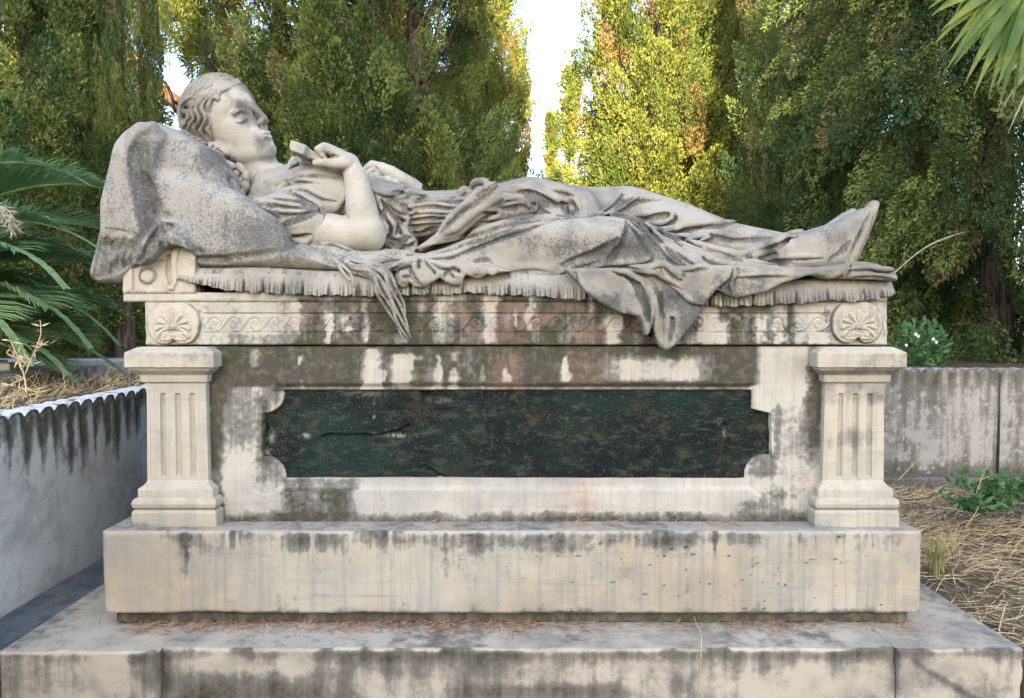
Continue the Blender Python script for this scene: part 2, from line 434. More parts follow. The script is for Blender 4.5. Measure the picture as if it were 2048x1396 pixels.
# ---- plaque slab (dark green slate, cracked)
ms = NT('green_slate')
a1 = ms.noise(4, 7, .65); a2 = ms.noise(22, 6, .7, st=(1, 1, 2.2)); a3 = ms.noise(110, 4, .7)
a4 = ms.noise(38, 7, .75, dist=.8, off=(2, 6, 1)); a5 = ms.noise(9, 7, .72, dist=.5, off=(4, 2, 9))
c = ms.mix(ms.ramp(a1, .40, .60), (.006, .0075, .008), (.0085, .017, .0135))
c = ms.mix(ms.math('MULTIPLY', ms.ramp(ms.noise(3.2, 5, .6, off=(1, 8, 2)), .52, .66), .8), c, (.010, .025, .019))
c = ms.mix(ms.math('MULTIPLY', ms.ramp(a5, .52, .66), .75), c, (.042, .034, .019))
c = ms.mix(ms.ramp(a2, .50, .66), c, (.034, .040, .027))
c = ms.mix(ms.math('MULTIPLY', ms.ramp(a4, .55, .68), .6), c, (.060, .058, .040))
c = ms.mix(ms.ramp(ms.noise(55, 6, .7, off=(7, 3, 3)), .40, .28), c, (.002, .003, .003))
c = ms.mix(ms.math('MULTIPLY', ms.ramp(ms.noise(170, 3, .7), .62, .70), .8), c, (.16, .15, .11))
c = ms.mix(ms.math('MULTIPLY', ms.attr('grime'), .9), c, (.30, .28, .24))
ms.bump(ms.math('ADD', a2, ms.math('MULTIPLY', a3, .6)), 1.0, .012)
M_SLATE = ms.done(c, .78, .14)
def crack_d(U, V):
    d = 0
    for pts, w_, k in (((((645, 873), (660, 870), (685, 872), (735, 871), (745, 873), (775, 868), (800, 862), (815, 852))), 3.0, .006),
                       (((845, 782), (848, 795), (860, 786)), 4, .006), (((838, 940), (850, 935), (870, 946), (880, 953)), 4, .005),
                       (((1450, 850), (1456, 880), (1452, 900), (1446, 950)), 5, .005), (((530, 850), (536, 870), (532, 890), (545, 905)), 4, .005)):
        for (p0, p1) in zip(pts[:-1], pts[1:]):
            du, dv = p1[0] - p0[0], p1[1] - p0[1]
            t = np.clip(((U - p0[0]) * du + (V - p0[1]) * dv) / (du * du + dv * dv), 0, 1)
            q = np.hypot(U - p0[0] - t * du, V - p0[1] - t * dv)
            wv = w_ * (.5 + fbm(U * .1, V * .1, seed=6))
            d = np.maximum(d, k * (1 - ss(wv * .5, wv * 1.4, q)))
    return d
def slate_dep(X, Z, U, V):
    n = (fbm(X * 14, Z * 26, seed=51, o=5) - .5)
    lay = fbm(X * 3, Z * 7, seed=52, o=3)
    return .006 + n * .010 + .003 * np.floor(lay * 7) / 3 - .002 + crack_d(U, V) * 2.2
def slate_pale(U, V):
    return np.clip(blob(U, V, 793, 872, 22, 3.5) + .9 * blob(U, V, 612, 872, 7, 5) + .8 * blob(U, V, 540, 875, 9, 10) + .6 * blob(U, V, 535, 905, 8, 9) + .8 * blob(U, V, 1452, 868, 6, 7) + .9 * blob(U, V, 747, 806, 2, 4) + .8 * blob(U, V, 747, 834, 2, 4) + .3 * blob(U, V, 880, 800, 25, 6) + .35 * blob(U, V, 730, 788, 40, 5), 0, 1) * ss(.3, .6, fbm(U * .2, V * .2, seed=9))
relief('plaque', wx(519, .01), wx(1548, .01), wz(962, .012), wz(775, .012), .011, .06, .0035, slate_dep, slate_pale, M_SLATE, tomb)

# ---- frieze slab with a running scroll
YF = -.012
FX0, FX1 = wx(290, YF), wx(1776, YF)
FZ0, FZ1 = TOP_DIE + .004, wz(603, YF)
def seg_min(U, V, pts):
    d = np.full(U.shape, 1e9)
    for p0, p1 in zip(pts[:-1], pts[1:]):
        du, dv = p1[0] - p0[0], p1[1] - p0[1]
        t = np.clip(((U - p0[0]) * du + (V - p0[1]) * dv) / (du * du + dv * dv + 1e-9), 0, 1)
        d = np.minimum(d, np.hypot(U - p0[0] - t * du, V - p0[1] - t * dv))
    return d
def frieze_dep(X, Z, U, V):
    per = 40.3
    k = np.floor((U - 408) / per)
    lu = U - 408 - k * per                      # 0..per
    sp = []
    for i in range(26):                         # spiral about (21, 645)
        a = -1.9 + i * .36; r = 14.5 * (1 - i / 27) ** .9
        sp.append((21 + r * math.cos(a), 645.5 + r * math.sin(a) * .95))
    tail = [(21 + 14.5 * math.cos(-1.9), 645.5 + 14.5 * math.sin(-1.9) * .95), (8, 636), (0, 648), (-9, 658), (-20, 660)]
    d = np.minimum(seg_min(lu, V, sp), np.minimum(seg_min(lu, V, tail), seg_min(lu - per, V, tail)))
    inside = ss(408, 410, U) * (1 - ss(1658, 1660, U)) * ss(626, 628, V) * (1 - ss(664, 666, V))
    dep = .0045 * inside * ss(2.0, 4.6, d) * (.12 + .85 * fbm(U * .03, V * .05, seed=67)) - .0015 * inside * (1 - ss(.5, 2.5, d)) * ss(.4, .6, fbm(U * .02, V * .03, seed=68))
    groove = np.exp(-((V - 627) / 1.4) ** 2) + np.exp(-((V - 665.5) / 1.2) ** 2)
    dep += .004 * groove * ss(405, 409, U) * (1 - ss(1657, 1661, U))
    return dep
def g_frieze(U, V):
    n = fbm(U * .02, V * .03, seed=61); n2 = fbm(U * .055, V * .006, seed=62)
    fs = fbm(U * .30, V * .012, seed=64); fn = fbm(U * .14, V * .14, seed=65)
    Uw = U + 16 * (fbm(U * .05, V * .10, seed=66) - .5) + 7 * (fn - .5)
    dark = ss(530, 650, U + 60 * (n - .5)) * (1 - ss(1590, 1690, U))
    g = .14 + .16 * n + .60 * dark * (.5 + .9 * n2) + .24 * (fs - .5) * (.25 + dark) + .40 * (fn - .5)
    g += .25 * ss(400, 560, U) * (1 - ss(560, 620, U)) * ss(660, 675, V)
    for uc, v0, v1, w_, k in ((592, 600, 660, 7, 1), (657, 625, 690, 6, 1), (690, 625, 665, 10, .7), (732, 600, 690, 6, .7), (887, 588, 690, 16, 1), (983, 588, 690, 11, 1), (1060, 590, 660, 6, .9), (1032, 620, 655, 4, .8), (1225, 630, 690, 15, 1), (1185, 590, 625, 4, .7), (1418, 600, 690, 20, 1), (1445, 640, 685, 10, .8), (1473, 625, 640, 6, .7), (1523, 628, 690, 10, .9), (1562, 600, 690, 11, 1), (1598, 600, 690, 11, 1), (1630, 600, 690, 14, 1), (1400, 672, 690, 30, .7), (800, 670, 690, 14, .8), (845, 600, 625, 6, .6), (1010, 625, 655, 10, .6), (1330, 660, 690, 20, .8)):
        ww = w_ * (.4 + 1.2 * fbm(V * .07 + uc, U * .05, seed=63))
        g -= .55 * k * (1 - ss(ww * .4, ww * 1.9, np.abs(Uw - uc))) * ss(v0 - 12, v0 + 10, V + 20 * (fn - .5)) * (1 - ss(v1 - 8, v1 + 8, V + 14 * (fn - .5)))
    g += .2 * ss(684, 691, V)
    return g
def p_frieze(U, V):
    n = fbm(U * .03, V * .03, seed=71)
    return .30 * soft(U, V, 840, 1260, 595, 685, 60, 14) * ss(.4, .65, n) + .14 * soft(U, V, 560, 700, 600, 660, 40, 10) * ss(.4, .6, n)
fr = relief('frieze_slab', FX0, FX1, FZ0, FZ1, YF, .93, .0022, frieze_dep, g_frieze, M_TOMB, tomb, pink=p_frieze, bev=.003)
# upper moulding that carries the couch (the left end is the headrest block)
YM = -.018
XM0, XM1 = wx(247, YM), wx(1777, YM)
ZM0, ZM1 = FZ1 + .0005, wz(585, YM)
relief('upper_moulding', XM0, XM1, ZM0, ZM1, YM, .93, .0045, None, lambda U, V: g_frieze(U, V) - .1, M_TOMB, tomb, bev=.003)
# headrest block with sunk panel, button and a scroll
def head_dep(X, Z, U, V):
    pan = np.maximum(np.maximum(264 - U, U - 333), np.maximum(520 - V, V - 580))
    d = .006 * (1 - ss(-2, 1, pan))
    but = np.hypot(U - 294, V - 553)
    d -= .012 * np.sqrt(np.clip(1 - (but / 14) ** 2, 0, 1))
    d += .003 * np.exp(-((but - 16) / 1.8) ** 2)
    scr = np.minimum(seg_min(U, V, [(338, 512), (334, 530), (336, 555), (343, 570)]), seg_min(U, V, [(343, 572), (350, 560), (348, 545), (352, 530)]))
    d -= .006 * (1 - ss(5, 9, seg_min(U, V, [(352, 500), (346, 530), (349, 560), (343, 574)])))
    d += .012 * (1 - ss(4, 8, seg_min(U, V, [(337, 515), (336, 545), (341, 568)])))
    return d
relief('headrest_block', XM0, wx(392, YM), ZM1 - .0035, wz(495, YM), YM - .004, .93, .0026, head_dep, lambda U, V: .18 + .22 * np.exp(-((np.hypot(U - 294, V - 553) - 17) / 4) ** 2) + .35 * ss(572, 588, V) * fbm(U * .05, V * .05, seed=4), M_PILAR, tomb)

# ---- palmette bosses
def palmette(uc, vc, flip):
    y = YF - .016
    X0, Z0 = wx(uc, y), wz(vc, y, uc); k = px(y)
    n = 92
    g1 = np.linspace(-58, 58, n)
    A, B = np.meshgrid(g1, g1 * .80, indexing='ij')          # px right, px down
    # outline: round shield a little wider than tall, dented at the foot
    th = np.arctan2(B, A); rr = np.hypot(A, B * 1.02)
    Rm = 55 - 9 * np.exp(-((th + np.pi / 2) / .5) ** 2) * 0 - 13 * np.exp(-((np.abs(th) - 1.57) / .55) ** 2) * (B > 0) - 9 * np.exp(-((th + 1.57) / .55) ** 2) - 10 * np.exp(-((th - 1.57) / .16) ** 2) - 1.5
    s = rr / Rm
    ins = s < 1
    h = .016 * np.sqrt(np.clip(1 - s ** 6, 0, 1))
    rim = np.exp(-((s - .93) / .05) ** 2)
    f = .003 * rim
    # nine lobes
    for q in range(-4, 5):
        a = q * .40
        L = 31 - abs(q) * 1.2
        pts = []
        for i in range(9):
            t = i / 8
            bend = a * (.55 + .6 * t)
            pts.append((math.sin(bend) * (6 + L * t) + math.copysign(0, a), 16 - math.cos(bend) * (6 + L * t) * 1.02))
        dd = np.full(A.shape, 1e9)
        for i, (p0, p1) in enumerate(zip(pts[:-1], pts[1:])):
            du, dv = p1[0] - p0[0], p1[1] - p0[1]
            tt = np.clip(((A - p0[0]) * du + (B - p0[1]) * dv) / (du * du + dv * dv), 0, 1)
            ql = np.hypot(A - p0[0] - tt * du, B - p0[1] - tt * dv) / (1.3 + 3.1 * ((i + tt) / 8) ** .8)
            dd = np.minimum(dd, ql)
        f = f + .0042 * (1 - ss(.6, 1.15, dd)) - .0015 * np.exp(-((dd - 1.3) / .35) ** 2)
    for sg in (-1, 1):                                        # two volutes
        pts = []
        for i in range(22):
            a = math.pi * .5 + i * .36; r = 9.5 * (1 - i / 24)
            pts.append((sg * (20 - r * math.cos(a) * 1.0), 24 + r * math.sin(a) * .8))
        pts = [(0, 30), (sg * 8, 31)] + pts
        f = f + .004 * (1 - ss(1.6, 3.4, seg_min(A, B, pts)))
    f = f + .004 * (1 - ss(4, 6, np.maximum(np.abs(A), np.abs(B - 24) * 1.6)))
    Y = np.where(ins, -(h + f), 0)
    # snap outside points onto the outline
    sc = np.where(ins, 1, 1 / np.maximum(s, 1e-6))
    P = np.stack([X0 + A * sc * k, YF - .001 + np.where(ins, Y, .004), Z0 - B * sc * k], -1)
    b = MB(); b.grid(P)
    gr = (.08 + .3 * fbm(A * .06, B * .06, seed=int(uc)) + (.12 * ss(-10, 30, B - A * .4) if flip else -.15) + .3 * np.exp(-((s - .98) / .04) ** 2))
    gr = gr + .25 * np.exp(-((f - 0) / .0008) ** 2) * (s < .8) * .25
    me = mesh_np('palmette', P.reshape(-1, 3), b.q[0], None, True, {'grime': gr.ravel()})
    return link('palmette', me, M_PILAR, tomb)
palmette(345, 648, False)
palmette(1717, 646, True)

# ---- pilasters
def pilaster(uc, inner):
    ys = -.024
    cx = wx(uc, ys)
    b_g = {'grime': lambda u, v, p: .10 + .42 * ss(1034, 1052, v + 10 * fbm(u * .05, v * .05, seed=3)) * ss(.3, .6, fbm(u * .02, v * .02, seed=5)) + .2 * np.exp(-((v - 1019) / 2) ** 2)}
    root = empty('pilaster', (cx, ys, ZB1)); root.parent = tomb
    root.location = Vector((cx, ys, ZB1)) - Vector(tomb.location)
    z = lambda v: wz(v, ys - .03, uc)
    hb = .0905
    base = MB()
    zb = ZB1 - .003
    P = [(zb, .034), (z(1026), .034), (z(1021), .030), (z(1019.5), .022), (z(1018), .028), (z(1015), .032), (z(1008), .0345), (z(1001), .032), (z(998), .027), (z(996.5), .021), (z(995), .021), (z(982), .021), (z(979), .019), (z(976), .012), (z(971), .005), (z(965), .0)]
    base.loft(cx, .06, hb, .06 - ys, P, rc=.004)
    base.build('base', M_PILAR, root, smooth=False, attrs=b_g)
    # shaft with three flutes
    z0, z1 = z(965) - .0005, z(768)
    nx, nz = 90, 100
    A, T = np.meshgrid(np.linspace(-1, 1, nx), np.linspace(0, 1, nz), indexing='ij')
    hw = hb - .003 * T
    X = cx + A * hw; Z = z0 + T * (z1 - z0)
    dep = 0 * X
    for c_ in (-.46, .04, .52):
        dd = np.abs(A - c_) / .085
        endf = ss(.035, .045, T) * (1 - ss(.885, .893, T))
        dep += .0070 * np.where(dd < 1, np.sqrt(np.clip(1 - dd ** 2, 0, 1)) * .9 + .25, 0) * endf
    P = np.stack([X, ys + .0 + dep, Z], -1)
    b = MB(); b.grid(P)
    for sgn, col in ((-1, P[0]), (1, P[-1])):
        bk = col.copy(); bk[:, 1] = .03
        b.grid(np.stack([bk, col] if sgn < 0 else [col, bk], 0))
    me_ = b.build('shaft', M_PILAR, root, attrs={'grime': lambda u, v, p: .08 + .15 * fbm(u * .03, v * .01, seed=6) + (.3 * (1 - ss(790, 830, v)) * fbm(u * .05, v * .02, seed=9) if inner > 0 else 0) + (.22 * blob(u, v, 1700, 880, 70, 22) if inner > 0 else 0) + .06 * ss(.0, .004, p[:, 1] - ys)})
    cap = MB()
    P = [(z1 - .0005, .0), (z(767), .0), (z(765), .008), (z(754), .010), (z(752), .010), (z(750), .012), (z(746), .020), (z(741), .028), (z(739), .030), (z(736.5), .030), (z(735), .038), (z(734), .040), (z(707), .040), (z(704), .038), (TOP_DIE - .0015, .012)]
    cap.loft(cx + (.004 if inner > 0 else -.004), .06, hb, .06 - ys, P, rc=.005)
    cap.build('capital', M_PILAR, root, attrs={'grime': lambda u, v, p: .12 + (.32 * soft(u, v, 255, 430, 704, 735, 20, 6) * (.4 + fbm(u * .04, v * .06, seed=8)) if inner < 0 else .30 * soft(u, v, 1665, 1830, 704, 745, 20, 8) * (.6 + fbm(u * .03, v * .06, seed=8))) + .18 * soft(u, v, 0, 2000, 738, 750, 8, 4)})
pilaster(350, -1)
pilaster(1712, 1)
# ------------------------------------------------------------------ sculpting: signed-distance fields -> surface nets
class Field:
    def __init__(s, lo, hi, h):
        s.h = h; s.lo = np.array(lo, float)
        s.n = np.ceil((np.array(hi) - s.lo) / h).astype(int) + 1
        s.ax = [s.lo[i] + h * np.arange(s.n[i]) for i in range(3)]
        s.F = np.full(tuple(s.n), .2, np.float32); s.C = None
    def box(s, lo, hi, m):
        a = np.clip(np.floor((np.asarray(lo) - m - s.lo) / s.h).astype(int), 0, s.n)
        b = np.clip(np.ceil((np.asarray(hi) + m - s.lo) / s.h).astype(int) + 1, 0, s.n)
        return tuple(slice(i, j) for i, j in zip(a, b)), all(b > a)
    def co(s, sl):
        return (s.ax[0][sl[0]][:, None, None].astype(np.float32), s.ax[1][sl[1]][None, :, None].astype(np.float32), s.ax[2][sl[2]][None, None, :].astype(np.float32))
    def put(s, sl, d, k, mode):
        f = s.F[sl]
        if mode == 'add':
            h = np.clip(.5 + .5 * (f - d) / k, 0, 1); s.F[sl] = f + (d - f) * h - k * h * (1 - h)
        elif mode == 'cut':
            d = -d
            h = np.clip(.5 - .5 * (f - d) / k, 0, 1); s.F[sl] = f + (d - f) * h + k * h * (1 - h)
    def fn(s, lo, hi, f, k=.01, mode='add'):
        sl, ok = s.box(lo, hi, k + 3 * s.h)
        if ok: s.put(sl, f(*s.co(sl)).astype(np.float32), k, mode)
    def chain(s, P, k=.01, mode='add', ys=1.0, dirt=False):
        """tapered capsules through rows (x, y, z, r); ys stretches the section in depth"""
        P = np.asarray(P, float)
        r = P[:, 3].max(); e = np.array([r, r * ys, r])
        sl, ok = s.box(P[:, :3].min(0) - e, P[:, :3].max(0) + e, k + 3 * s.h)
        if not ok: return
        shape = tuple(q.stop - q.start for q in sl)
        D = np.full(shape, .3, np.float32)
        for p, q in zip(P[:-1], P[1:]):
            rr = max(p[3], q[3]); ee = np.array([rr, rr * ys, rr])
            s2, ok = s.box(np.minimum(p[:3], q[:3]) - ee, np.maximum(p[:3], q[:3]) + ee, k + 3 * s.h)
            s2 = tuple(slice(max(a.start, b.start), min(a.stop, b.stop)) for a, b in zip(s2, sl))
            if any(a.stop <= a.start for a in s2): continue
            x, y, z = s.co(s2)
            ba = q[:3] - p[:3]
            yy = (y - p[1]) / ys; by = ba[1] / ys
            L2 = ba[0] ** 2 + by ** 2 + ba[2] ** 2 + 1e-12
            t = np.clip(((x - p[0]) * ba[0] + yy * by + (z - p[2]) * ba[2]) / L2, 0, 1)
            d = np.sqrt((x - p[0] - t * ba[0]) ** 2 + (yy - t * by) ** 2 + (z - p[2] - t * ba[2]) ** 2) - (p[3] + t * (q[3] - p[3]))
            loc = tuple(slice(a.start - b.start, a.stop - b.start) for a, b in zip(s2, sl))
            D[loc] = np.minimum(D[loc], d)
        if dirt:
            if s.C is None: s.C = np.full(tuple(s.n), .1, np.float32)
            s.C[sl] = np.minimum(s.C[sl], D)
        s.put(sl, D, k, mode)
    def ell(s, c, r, M=None, k=.01, mode='add'):
        c = np.asarray(c, float); r = np.asarray(r, float); M = np.eye(3) if M is None else np.asarray(M)
        e = np.full(3, r.max())
        def f(x, y, z):
            d = [x - c[0], y - c[1], z - c[2]]
            q = [sum(M[i, j] * d[j] for j in range(3)) for i in range(3)]
            k0 = np.sqrt(sum((q[i] / r[i]) ** 2 for i in range(3))); k1 = np.sqrt(sum((q[i] / r[i] ** 2) ** 2 for i in range(3))) + 1e-9
            return k0 * (k0 - 1) / k1
        s.fn(c - e, c + e, f, k, mode)
    def rbox(s, c, r, M, rad, k=.004, mode='add'):
        c = np.asarray(c, float); r = np.asarray(r, float); e = np.full(3, np.linalg.norm(r))
        def f(x, y, z):
            d = [x - c[0], y - c[1], z - c[2]]
            q = [np.abs(sum(M[i, j] * d[j] for j in range(3))) - r[i] + rad for i in range(3)]
            return np.sqrt(sum(np.maximum(a, 0) ** 2 for a in q)) + np.minimum(np.maximum(np.maximum(q[0], q[1]), q[2]), 0) - rad
        s.fn(c - e, c + e, f, k, mode)
    def poly(s, uv, y0, y1, rad, k=.01, mode='add', yref=None, bulge=None):
        """outline (photo px at depth yref) extruded from y0 to y1, edges rounded by rad"""
        uv = np.asarray(uv, float); yref = y0 + .75 * rad if yref is None else yref
        p = W(uv[:, 0], uv[:, 1], yref)[:, [0, 2]]
        lo = (p[:, 0].min(), y0 - .06, p[:, 1].min()); hi = (p[:, 0].max(), y1 + .02, p[:, 1].max())
        def f(x, y, z):
            X, Z = x[:, 0, :], z[:, 0, :]
            d = np.full(np.broadcast(X, Z).shape, 1e9); sg = np.ones_like(d)
            n = len(p)
            for i in range(n):
                a, b = p[i], p[i - 1]
                ex, ez = b - a
                wx_, wz_ = X - a[0], Z - a[1]
                t = np.clip((wx_ * ex + wz_ * ez) / (ex * ex + ez * ez + 1e-12), 0, 1)
                d = np.minimum(d, (wx_ - ex * t) ** 2 + (wz_ - ez * t) ** 2)
                c1 = Z >= a[1]; c2 = Z < b[1]; c3 = ex * wz_ > ez * wx_
                sg = np.where((c1 & c2 & c3) | (~c1 & ~c2 & ~c3), -sg, sg)
            d = (np.sqrt(d) * sg)[:, None, :]
            yy0 = y0
            if bulge is not None:
                U, V = UV(X + 0 * Z, yref, Z + 0 * X); yy0 = (y0 - bulge(U, V))[:, None, :]
            dy = np.maximum(yy0 - y, y - y1)
            a, b = d + rad, dy + rad
            return np.sqrt(np.maximum(a, 0) ** 2 + np.maximum(b, 0) ** 2) + np.minimum(np.maximum(a, b), 0) - rad
        s.fn(lo, hi, f, k, mode)
    def hit(s, U, V, ymin=-.3, ymax=1.0):
        """depth where the sight line through photo px (u, v) meets the sculpture"""
        ys = np.arange(ymin, ymax, s.h * .6)
        P = W(np.asarray(U)[:, None], np.asarray(V)[:, None], ys[None])
        I = np.rint((P - s.lo) / s.h).astype(int)
        ok = ((I >= 0) & (I < s.n)).all(-1)
        I = np.clip(I, 0, s.n - 1)
        f = np.where(ok, s.F[I[..., 0], I[..., 1], I[..., 2]], 1)
        ins = f < 0
        return np.where(ins.any(1), ys[ins.argmax(1)], np.nan)
    def mesh(s):
        F = s.F; sg = F < 0
        nx, ny, nz = F.shape
        c = np.zeros((nx - 1, ny - 1, nz - 1), np.uint8)
        offs = [(i, j, k) for i in (0, 1) for j in (0, 1) for k in (0, 1)]
        for (i, j, k) in offs: c += sg[i:nx - 1 + i, j:ny - 1 + j, k:nz - 1 + k]
        act = np.argwhere((c > 0) & (c < 8))
        fv = np.stack([F[act[:, 0] + i, act[:, 1] + j, act[:, 2] + k] for (i, j, k) in offs], 1)
        acc = np.zeros((len(act), 3)); cnt = np.zeros(len(act))
        for a in range(8):
            for b_ in range(a + 1, 8):
                if sum(abs(offs[a][i] - offs[b_][i]) for i in range(3)) != 1: continue
                fa, fb = fv[:, a], fv[:, b_]
                m = (fa < 0) != (fb < 0)
                t = np.where(m, fa / np.where(m, fa - fb, 1), 0)
                pt = np.array(offs[a])[None] + t[:, None] * (np.array(offs[b_]) - np.array(offs[a]))[None]
                acc += pt * m[:, None]; cnt += m
        V = s.lo + s.h * (act + acc / cnt[:, None])
        idx = np.full(c.shape, -1, np.int64); idx[act[:, 0], act[:, 1], act[:, 2]] = np.arange(len(act))
        Q = []
        for ax in range(3):
            a1, a2 = (ax + 1) % 3, (ax + 2) % 3
            sl0 = [slice(1, -1)] * 3; sl0[ax] = slice(0, -1); sl1 = list(sl0); sl1[ax] = slice(1, None)
            m = sg[tuple(sl0)] != sg[tuple(sl1)]
            e = np.argwhere(m)
            o = np.ones(3, int); o[ax] = 0
            e = e + o
            inside = sg[e[:, 0], e[:, 1], e[:, 2]]
            q = []
            for (d1, d2) in ((1, 1), (0, 1), (0, 0), (1, 0)):
                f = e.copy(); f[:, a1] -= d1; f[:, a2] -= d2
                q.append(idx[f[:, 0], f[:, 1], f[:, 2]])
            q = np.stack(q, 1)
            q[~inside] = q[~inside][:, ::-1]
            Q.append(q)
        Q = np.concatenate(Q); Q = Q[(Q >= 0).all(1)]
        return V, Q
def spline(pts, step=5.0):
    p = np.asarray(pts, float)
    if len(p) < 3:
        n = max(2, int(np.hypot(*(p[1, :2] - p[0, :2])) / step) + 1)
        return p[0] + (p[1] - p[0]) * np.linspace(0, 1, n)[:, None]
    q = np.concatenate([[2 * p[0] - p[1]], p, [2 * p[-1] - p[-2]]])
    out = []
    for i in range(1, len(q) - 2):
        n = max(2, int(np.hypot(*(q[i + 1, :2] - q[i, :2])) / step) + 1)
        t = np.linspace(0, 1, n, endpoint=False)[:, None]
        a, b, c, d = q[i - 1], q[i], q[i + 1], q[i + 2]
        out.append(.5 * (2 * b + (c - a) * t + (2 * a - 5 * b + 4 * c - d) * t ** 2 + (3 * b - a - 3 * c + d) * t ** 3))
    return np.concatenate(out + [p[-1:]])
def stroke(fl, pts, r=6, sink=.3, k=.005, mode='add', taper=(.35, .35), dy=0.0, base=None, under=False):
    """draws a fold (add) or a crease (cut) on the sculpture along photo px points"""
    s = spline(pts); y = (base or fl).hit(s[:, 0], s[:, 1])
    ok = ~np.isnan(y)
    if ok.sum() < 2: return
    y = np.interp(np.arange(len(y)), np.where(ok)[0], y[ok])
    # keep the line from falling into gaps
    for _ in range(3): y[1:-1] = np.minimum(y[1:-1], .5 * (y[:-2] + y[2:]) + .004)
    ysm = np.convolve(np.pad(y, 2, 'edge'), np.ones(5) / 5, 'valid')
    r = r * 1.12; sink = sink - .12 if mode == 'add' else sink
    t = np.linspace(0, 1, len(s))
    tp = np.minimum(1, np.minimum(taper[0] + (1 - taper[0]) * t / .25, taper[1] + (1 - taper[1]) * (1 - t) / .25))
    rr = r * tp * px(ysm)
    yy = ysm + rr * (sink if mode == 'add' else -sink) + dy
    P = W(s[:, 0], s[:, 1], yy)
    if under and mode == 'add':                      # the shadow side of an overlapping fold: a crease just below it
        T = np.gradient(s, axis=0); T /= np.hypot(T[:, 0], T[:, 1])[:, None] + 1e-9
        Nn = np.stack([-T[:, 1], T[:, 0]], 1); Nn *= np.sign(Nn[:, 1:2] + 1e-6)
        s2 = s + Nn * (r * tp * 1.25)[:, None]
        y2 = fl.hit(s2[:, 0], s2[:, 1]); ok = ~np.isnan(y2)
        if ok.sum() > 1:
            y2 = np.interp(np.arange(len(y2)), np.where(ok)[0], y2[ok]); y2 = np.clip(y2, ysm - .02, ysm + .03)
            y2 = np.convolve(np.pad(y2, 2, 'edge'), np.ones(5) / 5, 'valid')
            fl.chain(np.concatenate([W(s2[:, 0], s2[:, 1], y2), (rr * .62)[:, None]], 1), k, 'cut', dirt=True)
    fl.chain(np.concatenate([P, rr[:, None]], 1), k, mode, dirt=(mode == 'cut'))
def Pt(u, v, y, r): 
    p = W(u, v, y); return (p[0], p[1], p[2], r * px(y))
ZO = {1: (160, 130), 2: (160, 380), 3: (560, 250), 4: (900, 330), 5: (1350, 360)}
def Z(n, *pts): return [(ZO[n][0] + a / 3.938, ZO[n][1] + b / 3.938) for a, b in pts]
# ------------------------------------------------------------------ materials of the effigy
M_STAT = stone('effigy_marble', clean=(.325, .303, .262), warm=(.30, .255, .195), grey=(.15, .147, .138), dark=(.055, .053, .05), grey_amt=.75, speck=.75, streak=.25, warm_amt=.8, fine=.9, blotch=.30, fscale=120)
M_SKIN = stone('effigy_skin_marble', clean=(.42, .385, .33), warm=(.40, .345, .26), grey=(.21, .205, .195), grey_amt=.55, speck=.55, streak=.15, warm_amt=.7)
M_CLOTH = stone('couch_marble', clean=(.315, .298, .265), warm=(.295, .255, .20), grey=(.152, .150, .140), dark=(.06, .055, .055), grey_amt=.85, speck=.85, streak=.25, warm_amt=.8, fine=1.0, patch=.05, blotch=.30, fscale=120)

def sculpt(name, fields, mat, parent, grime, silt=.36):
    vs, qs, n, cd = [], [], 0, []
    for f in fields:
        v, q = f.mesh(); vs.append(v); qs.append(q + n); n += len(v)
        if f.C is None: cd.append(np.full(len(v), .1))
        else:
            I = np.clip(np.rint((v - f.lo) / f.h).astype(int), 0, f.n - 1); cd.append(f.C[I[:, 0], I[:, 1], I[:, 2]])
    v = np.concatenate(vs)
    u_, v_ = UV(v[:, 0], v[:, 1], v[:, 2])
    cd = np.concatenate(cd)
    g_ = grime(u_, v_, v) + silt * (1 - ss(-.001, .006, cd)) * (.35 + 1.1 * fbm(v[:, 0] * 14, v[:, 2] * 14, v[:, 1] * 14, seed=77))   # soiling in the carved creases, with fold shade painted in for contrast
    me = mesh_np(name, v, np.concatenate(qs), None, True, {'grime': g_})
    return link(name, me, mat, parent)

# ------------------------------------------------------------------ couch: mattress, bolster with its hanging cloth
couch = empty('couch', (0, .35, .95))
tag(couch, 'carved stone mattress with pleated fringe and tall cloth-covered bolster on top of the tomb', 'couch')
YC = -.030
_ub = [330, 350, 385, 450, 550, 700, 850, 905, 940, 1000, 1080, 1110, 1150, 1200, 1400, 1450, 1500, 1550, 1600, 1650, 1700, 1730, 1760, 1800]
_vb = [552, 556, 566, 580, 588, 592, 590, 588, 585, 590, 592, 596, 598, 600, 610, 613, 612, 610, 606, 600, 603, 602, 598, 586]
xs = np.linspace(wx(352, YC), wx(1796, YC), 1700)
us = UV(xs, YC + 0 * xs, .95 + 0 * xs)[0]
vb = np.interp(us, _ub, _vb)
_r = np.random.default_rng(5)
fine = vn(us * .16, us * 0, seed=5)
gp = np.cumsum(4.5 + 7 * _r.random(260)) + 340; mj = np.cumsum(22 + 46 * _r.random(60)) + 345
nearest = lambda L: np.abs(us[:, None] - L[None]).min(1)
fine_d = nearest(gp); maj_d = nearest(mj)
edge = vb + 3.2 * (np.abs(np.sin(us / 26 * np.pi)) - .5) + 5 * (fbm(us * .03, us * 0, seed=6) - .5)
zb = np.array([wz(v, YC) for v in edge])
vt = np.interp(us, [350, 700, 900, 1100, 1300, 1500, 1700, 1800], [532, 540, 546, 547, 550, 555, 557, 556])
zt = np.array([wz(v, YC + .02) for v in vt]) + .003 * np.sin(us / 37)
endr = np.clip(np.minimum((us - 350) / 10, (1797 - us) / 22), 0, 1); endf = .03 * (1 - np.sqrt(1 - (1 - endr) ** 2))
rows = []; gro = []
amp = .6 + .8 * vn(us * .02, us * 0, seed=16)
